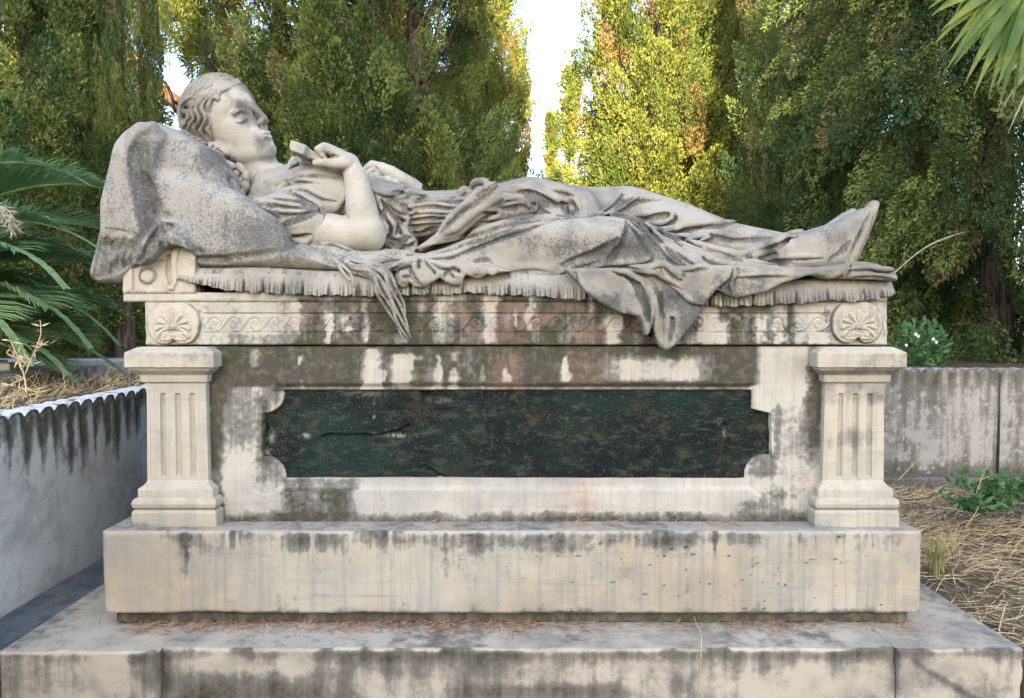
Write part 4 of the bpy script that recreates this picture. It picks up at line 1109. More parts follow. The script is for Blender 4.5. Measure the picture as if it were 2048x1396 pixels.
A(Z(5, (280, 430), (450, 480), (600, 470), (760, 450)), 5, mode='cut', k=.008)
A(Z(5, (380, 560), (480, 590), (600, 560), (760, 500), (900, 430), (1000, 395)), 8, sink=.35)
A(Z(5, (560, 600), (700, 560), (830, 500), (960, 440)), 4.5, mode='cut', k=.008)
A(Z(5, (560, 605), (700, 575), (800, 552), (835, 600)), 5, sink=.3)
A(Z(5, (720, 640), (880, 605), (1020, 600), (1160, 605)), 5, sink=.3)
A(Z(5, (760, 645), (850, 655), (930, 665)), 8, mode='cut', k=.008)
A(Z(5, (-50, 440), (100, 520), (250, 600), (380, 650), (560, 672), (800, 682)), 6, sink=.2)
A(Z(5, (150, 530), (350, 590), (600, 640), (800, 670)), 5, sink=.2)
A(Z(5, (1400, 660), (1440, 540), (1500, 400), (1550, 280)), 4.5, sink=.3)
A(Z(5, (1365, 640), (1420, 480), (1480, 370), (1530, 280)), 4, mode='cut', k=.006)
A(Z(5, (1330, 640), (1390, 480), (1460, 360)), 4.5, sink=.3)
A(Z(5, (1215, 680), (1228, 625), (1300, 575), (1380, 480)), 4, mode='cut', k=.008)
for a, kw in ST:
    kw = dict(kw)
    if kw.get('mode') == 'cut': kw.setdefault('sink', .1)
    else: kw.setdefault('under', True)
    kw['k'] = min(kw.get('k', .0045), .006)
    stroke(df, *a, **kw)
def g_dress(u, v, p):
    n = fbm(p[:, 0] * 12, p[:, 2] * 12, p[:, 1] * 12, seed=131); n2 = fbm(p[:, 0] * 5, p[:, 2] * 14, p[:, 1] * 5, seed=132)
    g = .08 + .32 * (n - .4)
    g += .42 * blob(u, v, 1120, 490, 130, 32) * (.4 + n2) + .3 * blob(u, v, 1270, 490, 40, 40) + .2 * blob(u, v, 1350, 500, 60, 30)
    g += .25 * blob(u, v, 1260, 390, 60, 20) * n + .25 * blob(u, v, 1420, 460, 120, 25) * n + .3 * blob(u, v, 1650, 470, 60, 30) * n
    g -= .3 * blob(u, v, 1420, 500, 80, 12) + .35 * blob(u, v, 1060, 538, 40, 6)
    g += .3 * blob(u, v, 800, 450, 40, 60) * n
    return g
sculpt('dress', [df], M_STAT, eff, g_dress)

# ---- loose cover spread over the mattress, hanging down the front
cf = Field((wx(770, -.08), -.14, wz(705, -.1)), (wx(1805, .1), .34, wz(500, .1)), .0035)
cf.poly(Z(5, (-110, 690), (100, 680), (300, 672), (480, 672), (640, 690), (900, 690), (1150, 690), (1300, 672), (1370, 645), (1480, 640), (1600, 660), (1720, 695), (1755, 760), (1745, 800), (1600, 785), (1340, 778), (1200, 778), (1060, 738), (950, 765), (830, 805), (700, 870), (600, 890), (470, 920), (380, 890), (310, 850), (270, 930), (225, 985), (160, 920), (60, 860), (-60, 800)), -.052, .30, .010, k=.004, bulge=lambda u, v: .018 * (fbm(u * .03, v * .05, seed=3)) - .012 * ss(1500, 1700, u))
cf.poly(Z(4, (900, 815), (980, 900), (1060, 985), (1160, 1060), (1270, 1120), (1380, 1172), (1480, 1195), (1505, 1260), (1535, 1345), (1560, 1330), (1590, 1260), (1610, 1350), (1660, 1430), (1700, 1462), (1760, 1420), (1850, 1320), (1950, 1190), (2010, 1090), (1960, 1020), (1850, 900), (1750, 840), (1500, 815), (1200, 810)), -.058, -.004, .010, k=.006, bulge=lambda u, v: .030 * np.abs(np.sin((u - 1140) / 46 * 1.6)) * ss(545, 620, v) * .8)
cf.poly(Z(4, (1400, 790), (1600, 770), (1760, 800), (1900, 790), (2080, 800), (2100, 860), (2050, 1000), (2000, 1110), (1900, 1060), (1780, 930), (1650, 860), (1500, 840)), -.075, .05, .012, k=.006)
for q, r in ((((1000, 840), (1060, 960), (1180, 1060), (1300, 1125), (1440, 1185)), 5), (((1350, 840), (1480, 900), (1530, 1020), (1580, 1160), (1560, 1320)), 7), (((1560, 850), (1640, 930), (1700, 1060), (1710, 1250), (1700, 1440)), 7), (((1700, 790), (1690, 860), (1790, 970), (1900, 1070), (1990, 1100)), 6), (((1280, 830), (1400, 850), (1500, 920)), 5), (((1760, 800), (1800, 870), (1770, 900)), 6), (((1590, 810), (1680, 780), (1780, 850), (1830, 900)), 6), (((1830, 830), (1950, 800), (2050, 790)), 5), (((1440, 830), (1600, 850), (1720, 900), (1830, 970)), 5)):
    stroke(cf, Z(4, *q), r, .2, k=.0045, under=True)
for q, r in ((((1400, 880), (1500, 980), (1545, 1100), (1560, 1230)), 6), (((1640, 900), (1740, 1010), (1830, 1090), (1900, 1130)), 6), (((1600, 870), (1660, 960), (1650, 1100)), 4)):
    stroke(cf, Z(4, *q), r, .1, k=.008, mode='cut')
for q, r in ((((480, 690), (470, 740), (440, 800), (450, 900)), 5), (((440, 700), (400, 770), (300, 850), (230, 960)), 6), (((470, 760), (700, 740), (900, 745), (1050, 730)), 4), (((310, 850), (470, 912), (600, 885), (700, 865), (830, 800), (950, 762), (1060, 735), (1150, 770), (1230, 770)), 4.5), (((1230, 770), (1300, 720), (1370, 655)), 6), (((1370, 655), (1340, 700), (1330, 770)), 5), (((1370, 700), (1500, 690), (1620, 700), (1730, 720)), 4), (((1360, 760), (1500, 740), (1640, 750), (1740, 780)), 4), (((1420, 640), (1500, 620), (1570, 650)), 6), (((1540, 690), (1640, 700), (1720, 700)), 5)):
    stroke(cf, Z(5, *q), r, .2, k=.0045, under=True)
# crumpled hem left of it
cf.poly(Z(3, (840, 1120), (930, 1070), (1030, 1040), (1150, 1050), (1260, 1080), (1400, 1090), (1560, 1100), (1700, 1120), (1820, 1150), (1700, 1170), (1560, 1185), (1450, 1170), (1420, 1230), (1370, 1265), (1300, 1240), (1260, 1200), (1200, 1240), (1130, 1280), (1060, 1280), (1010, 1230), (960, 1260), (920, 1220), (930, 1150)), -.058, .2, .012, k=.006)
for q, r in ((((840, 1130), (940, 1090), (1040, 1050), (1075, 1065), (1010, 1090), (900, 1140)), 5), (((930, 1140), (920, 1200), (960, 1260), (1000, 1240), (960, 1215), (950, 1180), (1020, 1170), (1060, 1220), (1030, 1240)), 4.5), (((1080, 1060), (1060, 1130), (1110, 1210), (1140, 1270)), 6), (((1280, 1220), (1290, 1150), (1370, 1110), (1430, 1130), (1440, 1180), (1390, 1190), (1350, 1150)), 5), (((1300, 1240), (1360, 1270), (1420, 1230), (1430, 1190)), 5), (((1440, 1150), (1560, 1190), (1620, 1150), (1640, 1120)), 5), (((1640, 1160), (1680, 1165), (1720, 1125)), 5), (((1150, 1060), (1250, 1160), (1200, 1230)), 5), (((1180, 1060), (1290, 1110), (1380, 1100)), 5)):
    stroke(cf, Z(3, *q), r, .15, k=.004, under=True)
def g_cov(u, v, p):
    n = fbm(p[:, 0] * 12, p[:, 2] * 12, p[:, 1] * 12, seed=141); n2 = fbm(u * .04, v * .012, seed=142)
    hang = ss(570, 600, v) * ss(1130, 1160, u) * (1 - ss(1430, 1450, u))
    g = .10 + .3 * (n - .4)
    g += hang * (.55 * (n2 > 0) * (.35 + n2))
    for uc, vc, a, b in ((1250, 600, 12, 20), (1278, 612, 14, 26), (1312, 610, 10, 40), (1335, 650, 22, 40), (1375, 600, 14, 18), (1325, 690, 20, 12), (1292, 655, 6, 16)):
        g -= .6 * hang * blob(u, v, uc, vc, a, b)
    g += .3 * soft(u, v, 1430, 1530, 560, 600, 15)
    return g
sculpt('cover', [cf], M_STAT, eff, g_cov)

# ---- the little cross in her hand
kf = Field((wx(585, .1), .02, wz(340, .15)), (wx(675, .25), .32, wz(280, .15)), .0028)
an = .34; Mx = np.array([[math.cos(an), 0, -math.sin(an)], [0, 1, 0], [math.sin(an), 0, math.cos(an)]])
kf.rbox(W(607, 305, .16), (16 * px(.16), .075, 10 * px(.16)), Mx, .004)
kf.rbox(W(636, 316, .15), (28 * px(.15), .028, 8 * px(.15)), Mx, .004)
kf.rbox(W(594, 301, .15), (9 * px(.15), .028, 8 * px(.15)), Mx, .004)
cr = empty('small_cross', tuple(W(620, 312, .15)))
tag(cr, 'small thick stone cross clasped in the hand of the sleeping statue', 'cross')
sculpt('cross_body', [kf], M_SKIN, cr, lambda u, v, p: .05 + 0 * u)
# ------------------------------------------------------------------ ground
def at(u, d): return (u - 1024) / F_PX * d, d - 2.308
PLOT_X, PLOT_Y = -1.66, 2.2
def ground_z(x, y):
    low = -.052 - .40 * np.where((y < -.275) | ((np.abs(x) < 1.374) & (y < 1.22)), 1, 0) + .012 * (fbm(x * 6, y * 6, seed=81) - .5) + .03 * (fbm(x * 1.4, y * 1.4, seed=82) - .5)
    high = .565 + .03 * (fbm(x * 2, y * 2, seed=83) - .5)
    return np.where((x > PLOT_X) & (y < PLOT_Y), low, high)
gx = np.concatenate([[-1500, -300, -60, -20, -10, -6], np.arange(-4.5, -1.7, .07), [-1.67, -1.655], [-1.5, -1.42, -1.378, -1.368], np.arange(-1.3, 1.3, .15), [1.368, 1.378], np.arange(1.40, 4, .035), [4.3, 5, 7, 12, 25, 70, 300, 1500]])
gy = np.concatenate([[-1500, -300, -60, -20, -8, -4, -2.3, -1.5, -1.0], [-.8, -.6, -.4, -.285, -.27], np.arange(-.25, 1.20, .045), [1.215, 1.225], np.arange(1.24, 2.18, .045), [2.19, 2.21], np.arange(2.35, 5, .2), [6, 8, 11, 15, 25, 70, 300, 1500]])
GX, GY = np.meshgrid(gx, gy, indexing='ij')
mg = NT('dry_earth')
e1 = mg.noise(3, 6, .65); e2 = mg.noise(40, 5, .7); e3 = mg.noise(160, 3, .7)
c = mg.mix(mg.ramp(e1, .4, .62), (.115, .085, .06), (.20, .155, .105))
c = mg.mix(mg.ramp(e2, .5, .7), c, (.20, .16, .11))
c = mg.mix(mg.math('MULTIPLY', mg.ramp(e3, .62, .70), .8), c, (.42, .39, .33))
c = mg.mix(mg.math('MULTIPLY', mg.ramp(mg.noise(90, 3, .7, off=(3, 3, 3)), .58, .68), .7), c, (.05, .036, .026))
mg.bump(mg.math('ADD', e2, e3), 1, .02)
M_EARTH = mg.done(c, .95, .1)
b = MB(); b.grid(np.stack([GX, GY, ground_z(GX, GY)], -1))
tag(b.build('ground', M_EARTH, None, True), kind='structure')

# ------------------------------------------------------------------ scalloped marble walls round the plot
PER = .082
def wall_panel(name, parent, origin, ex, ny, L, z0, z1, th, s0, mode):
    """origin: start of the front face; ex: unit vector along; ny: unit vector from front to back"""
    ns = int(L / .0075); 
    s = np.linspace(0, L, ns + 1)
    ph = ((s + s0) / PER) % 1
    arc = np.sqrt(np.clip(1 - (2 * ph - 1) ** 2, 0, 1))
    top = z1 - .030 + .030 * arc
    nv = 70
    tz = np.linspace(0, 1, nv)
    rows = []
    for t in tz:
        z = z0 + (top - z0) * t
        fade = ss(.55, 1, t)
        dep = .007 * fade * (1 - arc) ** 1.5 + .004 * (fbm(s * 8 + s0 * 3, z * 8, seed=91) - .5) + (.004 if t > .985 else 0)
        rows.append((z, dep))
    P = [np.stack([np.full(ns + 1, 0.) + s, np.full(ns + 1, 0.) + d, np.broadcast_to(z, ns + 1)], -1) for z, d in rows]
    lump = lambda q: .006 * (fbm(s * 30, s * 0 + q * 9, seed=93) - .5)
    for q in np.linspace(.06, .96, 10):
        P.append(np.stack([s, np.full(ns + 1, q * th), top + lump(q) - (.012 * (abs(q - .5) * 2) ** 6)], -1))
    P.append(np.stack([s, np.full(ns + 1, th), top - .02], -1))
    P.append(np.stack([s, np.full(ns + 1, th), np.full(ns + 1, z0)], -1))
    P = np.array(P)
    SS, DD, ZZ = P[..., 0], P[..., 1], P[..., 2]
    ex = np.array([*ex, 0.]); ny = np.array([*ny, 0.])
    Wd = np.array([*origin, 0.]) + SS[..., None] * ex + DD[..., None] * ny + ZZ[..., None] * np.array([0, 0, 1.])
    h = (z1 - ZZ)
    sa = SS + s0
    n = fbm(sa * 6, ZZ * 2, seed=94); n2 = fbm(sa * 22, ZZ * 3.0, seed=95); n3 = fbm(sa * 40, ZZ * 40, seed=96)
    phs = (sa / PER) % 1
    val = np.abs(2 * phs - 1)                                  # 1 in the valleys
    if mode == 'left':
        hh = h + .10 * (n2 - .5) + .07 * (n - .5)
        lt = (1 - val) ** .8                                     # paler streak running down from each crest
        g = .84 * (1 - ss(.07, .36, hh)) * (.46 + .54 * val) - .30 * lt * ss(.03, .12, h) * (1 - ss(.2, .3, h)) * ss(.35, .6, n2)
        g += .22 * (1 - ss(0, .05, h)) + .30 * (n3 - .5) + .14 * val * (1 - ss(.2, .5, h)) * n + .12 * (n - .3) + .4 * ss(.56, .64, h) * n
        g -= .25 * ss(.62, .75, fbm(sa * 9, ZZ * 7, seed=90))
        g = np.where(h < .004, g, g)
    else:
        g = .30 + .28 * (n - .3) + .18 * (n2 - .4) + .35 * (1 - ss(.02, .16, h)) * val + .35 * ss(.50, .62, h) - .4 * ss(.62, .75, n3) * ss(0.05, .2, h) - .35 * ss(.55, .7, fbm(sa * 3.5, ZZ * 9, seed=97)) * ss(.3, .45, h)
    topm = np.zeros(len(P)); topm[nv:nv + 10] = 1
    g = g * (1 - topm[:, None]) + topm[:, None] * (.12 + .5 * ss(.55, .75, fbm(SS * 20, DD * 20, seed=98)))
    bq = MB(); bq.grid(Wd, flip=not (ex[0] * ny[1] - ex[1] * ny[0] > 0))
    # end caps
    v = Wd.reshape(-1, 3); a, bb = Wd.shape[:2]
    I = np.arange(a * bb).reshape(a, bb)
    t = []
    for col in (I[:, 0], I[:, -1]):
        t += [(col[0], col[i], col[i + 1]) for i in range(1, a - 1)]
    me = mesh_np(name, v, bq.q[0], np.array(t), False, {'grime': g.ravel()})
    return link(name, me, M_WALL if mode == 'left' else M_WALL2, parent)
M_WALL2 = stone('wall_marble_olive', clean=(.36, .34, .31), warm=(.33, .28, .22), grey=(.20, .19, .175), dark=(.075, .068, .045), grey_amt=.75, speck=.45, streak=.5, moss=1)
lw = empty('low_wall', (-1.57, 0, 0))
tag(lw, 'bluish white marble wall with scalloped top left of the tomb, black drips below its edge', 'wall', 'scalloped marble walls round the plot')
yj = wx(0, 0) * 0 + (1.57 * F_PX / (1024 - 276) - 2.308)
wall_panel('wall_panel', lw, (-1.57, -1.5), (0, 1), (-1, 0), yj + 1.5 - .003, -.1, .588, .125, .034, 'left')
wall_panel('wall_panel', lw, (-1.572, yj + .004), (0, 1), (-1, 0), 2.09 - yj, -.1, .588, .125, .0, 'left')
lg = MB(); lg.box(-1.568, -1.40, -1.5, 2.0, -.12, -.028, .006)
mk = NT('dark_ledge')
k1 = mk.noise(9, 6, .7); 
mk.bump(mk.noise(70, 4, .7), .8, .004)
M_LEDGE = mk.done(mk.mix(mk.ramp(mk.noise(30, 5, .7, st=(1, .25, 1)), .5, .68), mk.mix(mk.ramp(k1, .35, .65), (.045, .055, .065), (.10, .115, .125)), (.14, .12, .07)), .8, .3)
lg.build('gutter_ledge', M_LEDGE, lw)
bw = empty('low_wall', (0.9, 2.09, 0))
tag(bw, 'stained olive grey marble wall with scalloped top right behind the tomb', 'wall', 'scalloped marble walls round the plot')
xj = wx(2004, 2.09)
wall_panel('wall_panel', bw, (-1.56, 2.1), (1, 0), (0, 1), 2.2, -.1, .600, .12, 0.0, 'right')
wall_panel('wall_panel', bw, (.645, 2.1), (1, 0), (0, 1), xj - .645 - .006, -.1, .600, .12, .03, 'right')
wall_panel('wall_panel', bw, (xj + .008, 2.094), (1, 0), (0, 1), 1.9, -.1, .600, .12, .0, 'right')
kb = MB(); kb.box(-1.3, 4.5, 1.965, 2.098, -.12, -.002, .008)
kb.build('wall_kerb', M_WALL2, bw, attrs={'grime': lambda u, v, p: .35 + .4 * fbm(p[:, 0] * 4, p[:, 2] * 4, seed=12)})

# ------------------------------------------------------------------ foliage
def foliage_mat(name, c0, c1, dead=(.17, .115, .06), trans=.35, gloss=.5):
    m = NT(name)
    t = m.attr('tint'); d = m.attr('dead')
    n = m.noise(2.2, 4, .6)
    f = m.math('ADD', m.math('MULTIPLY', t, .65), m.math('MULTIPLY', m.math('SUBTRACT', n, .5), .9))
    c = m.mix(m.ramp(f, 0.0, .8), c0, c1)
    c = m.mix(d, c, dead)
    m.done(c, .6, gloss * .4)
    tr = m.n('ShaderNodeBsdfTranslucent'); m.set(tr.inputs[0], m.mix(.5, c, (.30, .34, .04), 'MULTIPLY') if False else c)
    mx = m.n('ShaderNodeMixShader'); mx.inputs[0].default_value = trans
    out = m.t.nodes['Material Output']
    m.t.links.new(m.b.outputs[0], mx.inputs[1]); m.t.links.new(tr.outputs[0], mx.inputs[2]); m.t.links.new(mx.outputs[0], out.inputs[0])
    return m.m
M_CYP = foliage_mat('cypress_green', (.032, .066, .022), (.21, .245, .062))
M_CYPL = foliage_mat('cypress_gold', (.085, .115, .022), (.23, .235, .042), dead=(.24, .13, .05))  # yellower copy of the cypress green, sunlight put into the colour
mb_ = NT('bark'); bb1 = mb_.noise(6, 6, .7, st=(4, 4, .6))
mb_.bump(bb1, 1, .02)
M_BARK = mb_.done(mb_.mix(mb_.ramp(bb1, .4, .62), (.035, .026, .021), (.13, .10, .085)), .95, .1)
def quads_from(c, d, L, wd, roll_rng, tint, dead, droop=0):
    """leaf sprays: kite quads at c along d"""
    n = len(c)
    r = roll_rng.normal(size=(n, 3)); s = np.cross(d, r); s /= np.linalg.norm(s, axis=1)[:, None] + 1e-9
    L = L[:, None]; wd = wd[:, None]
    nrm = np.cross(d, s)
    p0 = c; p1 = c + d * L * .55 + s * wd + nrm * L * .08; p2 = c + d * L; p3 = c + d * L * .55 - s * wd + nrm * L * .08
    v = np.stack([p0, p1, p2, p3], 1).reshape(-1, 3)
    return v, np.repeat(tint, 4), np.repeat(dead, 4)
def cypress_mesh(name, seed, H=8.0, Rm=1.0, nplume=620, nleaf=470, ztop=6.0, droop=0.0, leaf=.031, gap=.42, bare=0.0, deadp=.05, zb=-.1, up=1.0):
    g = np.random.default_rng(seed)
    z = zb + (H - zb) * g.random(nplume * 3) ** 1.5
    rz = lambda z_: Rm * np.clip(np.sin(np.clip((z_ / H) * 1.05 + .30, 0, 1) * math.pi) ** .6, .0, 1) * (1 - (z_ / H) ** 5)
    th = g.random(len(z)) * 2 * np.pi
    rad = rz(z) * (.45 + .6 * np.sqrt(g.random(len(z))))
    rad = rad * (1 + .35 * (vn(th * 2.2, z * .8, seed=seed) - .5))
    x, y = rad * np.cos(th), rad * np.sin(th)
    keep = (fbm(x * 1.1 + seed, y * 1.1, z * .7, seed=seed, o=3) > gap * .97 + bare * (z < 2.2)) 
    x, y, z, th = [a[keep][:nplume] for a in (x, y, z, th)]
    n = len(x)
    ax = np.stack([np.cos(th) * .45, np.sin(th) * .45, np.full(n, up)], -1) + g.normal(size=(n, 3)) * .22
    if droop: ax[:, 2] -= droop * (1.2 + g.random(n)) 
    ax /= np.linalg.norm(ax, axis=1)[:, None]
    PL_ = .35 + .45 * g.random(n)
    pt = np.clip(-.1 + 1.2 * g.random(n), 0, 1); pd = (g.random(n) < deadp) * (.6 + .4 * g.random(n))
    # leaves
    idx = np.repeat(np.arange(n), nleaf); m = len(idx)
    t = g.random(m)
    r0 = .13 * np.sin(np.pi * np.clip(t * .82 + .16, 0, 1)) * (.3 + .8 * np.sqrt(g.random(m))) * (.7 + .6 * PL_[idx])
    q = g.normal(size=(m, 3)); A = ax[idx]
    q -= A * (q * A).sum(1)[:, None]; q /= np.linalg.norm(q, axis=1)[:, None] + 1e-9
    c = np.stack([x, y, z], -1)[idx] + A * (t * PL_[idx])[:, None] + q * r0[:, None]
    c[:, 2] -= .1 * t * t * (1 if droop else .2)
    d = A * (.7 + .4 * g.random(m))[:, None] + q * (.35 + .5 * g.random(m))[:, None] + g.normal(size=(m, 3)) * .25
    d /= np.linalg.norm(d, axis=1)[:, None]
    L = leaf * (.6 + .9 * g.random(m)); wd = L * (.17 + .12 * g.random(m))
    v, ti, de = quads_from(c, d, L, wd, g, np.clip(pt[idx] + .18 * g.normal(size=m), 0, 1), pd[idx])
    return mesh_np(name, v, np.arange(len(v)).reshape(-1, 4), None, False, {'tint': ti, 'dead': de})
def trunk_mesh(name, seed, H=7.5, r0=.14, branches=34, Rm=.9):
    g = np.random.default_rng(seed); b = MB()
    z = np.linspace(-.15, H, 16)
    wob = np.cumsum(g.normal(size=(16, 2)) * .02, 0)
    b.tube(np.stack([wob[:, 0], wob[:, 1], z], -1), r0 * (1 - .8 * (z / H).clip(0, 1)) + .05 * np.exp(-(z + .1) * 4), 8)
    for i in range(branches):
        k = g.integers(2, 13); a = g.random() * 6.28; L = Rm * (.6 + .65 * g.random())
        t = np.linspace(0, 1, 6)
        up = .6 + .9 * g.random()
        p = np.stack([wob[k, 0] + np.cos(a) * L * t, wob[k, 1] + np.sin(a) * L * t, z[k] + L * up * t ** 1.3 + .03 * np.sin(t * 9 + a)], -1)
        b.tube(p, .022 * (1 - .8 * t), 5)
    return b.mesh(name, True)
CYP = {}
def kind(key, r0=.14, **kw):
    CYP[key] = (cypress_mesh('crown', **kw), trunk_mesh('trunk', kw['seed'], kw.get('H', 8) * .93, r0, Rm=kw.get('Rm', 1) * .9))
def set_mat(me, m):
    if len(me.materials) == 0: me.materials.append(m)
    return me
kind('a', seed=11, H=9, Rm=1.0, nplume=980, gap=.44)
kind('b', seed=23, H=9, Rm=1.0, nplume=820, gap=.47, deadp=.10)
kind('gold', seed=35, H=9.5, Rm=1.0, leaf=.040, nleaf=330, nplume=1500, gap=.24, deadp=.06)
kind('weep', seed=47, H=9, Rm=1.15, nplume=1150, gap=.37, droop=1.0, bare=.08, deadp=.07, leaf=.030, nleaf=480)
kind('slim', seed=59, H=9, Rm=.75, nplume=460, gap=.30, nleaf=130, leaf=.11)
kind('pole', seed=71, H=9, Rm=1.0, nplume=560, gap=.42, zb=1.5, r0=.30)
for k_ in CYP:
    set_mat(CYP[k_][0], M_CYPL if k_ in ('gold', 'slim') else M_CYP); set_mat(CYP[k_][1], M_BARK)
def cypress(key, u, d, label, s=1.0, sz=1.0, rot=0.0, z=.5, group='cypress trees behind the tomb', xy=None):
    x, y = xy if xy else at(u, d)
    root = empty('cypress_tree', (x, y, z)); root.rotation_euler.z = rot; root.scale = (s, s, sz)
    tag(root, label, 'tree', group)
    for nm, me in zip(('crown', 'trunk'), CYP[key]):
        o = bpy.data.objects.new(nm, me); COL.objects.link(o); o.parent = root
    return root
# left side
cypress('a', -40, 6.2, 'dark green cypress at the far left edge, rising behind the palm fronds', .95, 1, .4)
cypress('b', 62, 7.6, 'cypress with gold flecks between the far left tree and the slender post-like trunk', .95, 1, 2.2)
cypress('pole', 250, 6.4, 'thin ragged cypress whose bare dark trunk shows beside the headrest block', .28, 1, 4.0)
cypress('b', 470, 11.5, 'yellowish cypress seen past the crown of the statue\'s head', .55, .75, 1.0)
cypress('b', 572, 8.2, 'dark cypress with brown dead sprays above the statue\'s chest', .85, 1, 5.2)
cypress('a', 700, 7.6, 'dense deep green cypress above the statue\'s hands', 1.0, 1, 2.9)
cypress('b', 822, 8.0, 'open cypress with a thick bare trunk, left of the bright sky gap', 1.0, 1, .7)
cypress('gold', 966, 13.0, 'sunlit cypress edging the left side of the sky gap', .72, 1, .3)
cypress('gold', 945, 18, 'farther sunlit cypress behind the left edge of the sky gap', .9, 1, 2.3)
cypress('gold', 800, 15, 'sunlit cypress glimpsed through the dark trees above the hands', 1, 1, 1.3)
cypress('gold', 130, 13, 'sunlit cypress glimpsed through the dark trees at far left', 1, 1, 3.3)
cypress('a', 205, 9.6, 'low young cypress between the far left tree and the bolster', .8, .30, 2.6)
# right side
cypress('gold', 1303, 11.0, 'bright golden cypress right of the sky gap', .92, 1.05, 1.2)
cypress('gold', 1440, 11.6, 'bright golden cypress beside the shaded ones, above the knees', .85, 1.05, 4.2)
cypress('a', 1628, 8.6, 'shaded green cypress next to the golden ones, above the shins', .68, 1, 3.0)
cypress('a', 1715, 9.2, 'green cypress above the feet with sunlit upper sprays', .75, 1, 5.9)
cypress('weep', 1815, 7.4, 'drooping grey green cypress just right of the feet', .85, 1, .9)
cypress('weep', 1985, 6.4, 'large drooping dark cypress in front of the pale building', .95, 1, 3.4)
cypress('weep', 2190, 6.9, 'drooping dark cypress cut off by the right edge', 1.0, 1, 5.0)
cypress('gold', 1620, 15, 'sunlit cypress glimpsed between the two trees above the feet', 1, 1, 5.3)
cypress('a', 1480, 14.5, 'cypress far behind the golden and shaded pair', 1, 1, .3)
cypress('gold', 1350, 14.5, 'golden cypress filling the gap behind the two bright ones', 1, 1, 2.0)
cypress('slim', 1102, 34, 'tiny pointed cypress far away in the middle of the sky gap', 1.0, .98, .3)
cypress('slim', 1140, 27, 'far cypress half hidden by the golden tree at the sky gap', 1.0, .95, 1.9)
# unseen tree added right of the plot to shade the drooping cypresses in view
cypress('weep', 0, 0, 'drooping cypress right of the plot, outside the picture', .85, 1, 2, group='cypress trees beside the plot', xy=(4.95, 2.3))
# ------------------------------------------------------------------ palms
def simple(name, c0, c1, scale=8, rough=.6, trans=0.0, bump=0):
    m = NT(name); n = m.noise(scale, 5, .65)
    c = m.mix(m.ramp(n, .35, .65), c0, c1)
    if bump: m.bump(m.noise(scale * 5, 4, .7), .8, bump)
    m.done(c, rough, .3)
    if trans:
        tr = m.n('ShaderNodeBsdfTranslucent'); m.set(tr.inputs[0], c)
        mx = m.n('ShaderNodeMixShader'); mx.inputs[0].default_value = trans
        m.t.links.new(m.b.outputs[0], mx.inputs[1]); m.t.links.new(tr.outputs[0], mx.inputs[2]); m.t.links.new(mx.outputs[0], m.t.nodes['Material Output'].inputs[0])
    return m.m
M_FROND = simple('palm_frond', (.13, .23, .10), (.24, .35, .16), 5, .45, .3)
M_FAN = simple('fan_palm_blade', (.065, .125, .018), (.20, .25, .04), 6, .5, .45)
M_FANDRY = simple('fan_palm_dry', (.30, .26, .19), (.42, .38, .30), 12, .8, .2)
M_STRAW = simple('dry_straw', (.36, .27, .15), (.50, .39, .23), 20, .9, .15)
M_NEEDLE = simple('brown_needles', (.19, .10, .055), (.32, .19, .10), 30, .9)
M_WEED = simple('weed_green', (.05, .13, .045), (.11, .21, .075), 14, .5, .35)
M_PINEB = simple('pine_bark', (.30, .13, .055), (.46, .24, .11), 9, .9, 0, .01)
M_PALE = simple('pale_plaster', (.50, .49, .46), (.60, .59, .56), 3, .9)
M_DARKGL = simple('dark_opening', (.02, .022, .025), (.03, .032, .035), 3, .4)
M_FLOWER = simple('pale_blue_petals', (.55, .62, .78), (.75, .78, .85), 20, .6, .3)
M_MARB2 = stone('slab_marble', clean=(.46, .46, .45), warm=(.42, .40, .36), grey=(.25, .25, .245), grey_amt=.6, speck=.5)

def frond(P0, az, el, L, droop, name, parent, n=100, leaf=.36, roll=.0, seed=0):
    g = np.random.default_rng(seed); b = MB()
    t = np.linspace(0, 1, 26)
    hd = np.array([math.cos(az), math.sin(az), 0.])
    ang = el - droop * t ** 1.4
    pts = np.cumsum(np.concatenate([[np.zeros(3)], (np.cos(ang)[1:, None] * hd + np.sin(ang)[1:, None] * np.array([0, 0, 1.])) * L / 25]), 0) + P0
    b.tube(pts, .016 * (1 - .85 * t), 5)
    side = np.array([-hd[1], hd[0], 0.])
    for i in range(n):
        s = .10 + .9 * i / n
        k = s * 25; j = min(int(k), 24); p = pts[j] + (pts[j + 1] - pts[j]) * (k - j)
        T = (pts[j + 1] - pts[j]); T /= np.linalg.norm(T)
        N = np.cross(side, T); N *= np.sign(N[2]) if abs(N[2]) > .05 else 1
        Lf = leaf * (math.sin(min(1, s * 1.15 + .08) * math.pi) ** .5 * .95 + .08) * (.9 + .2 * g.random())
        for sg in (-1, 1):
            d = T * (.62 + .3 * s) + side * sg * (.85 - .25 * s) + N * (.30 + .12 * g.random() - roll * sg)
            d /= np.linalg.norm(d)
            w_ = np.cross(d, N); w_ /= np.linalg.norm(w_); wd = .0085 + .003 * g.random()
            q = []
            for a, ww, dr in ((0, .6, 0), (.3, 1, .01), (.65, .75, .07), (1, .05, .20)):
                c = p + d * Lf * a - np.array([0, 0, 1.]) * dr * Lf * (.8 + .5 * g.random())
                q.append([c - w_ * wd * ww, c + w_ * wd * ww])
            b.grid(np.array(q))
    return b.build(name, M_FROND, parent, True)
pc = np.array([-3.05, 1.30, .80])
palm = empty('date_palm', (pc[0], pc[1], .55))
tag(palm, 'low date palm with long arching green fronds at the left edge behind the wall', 'palm tree')
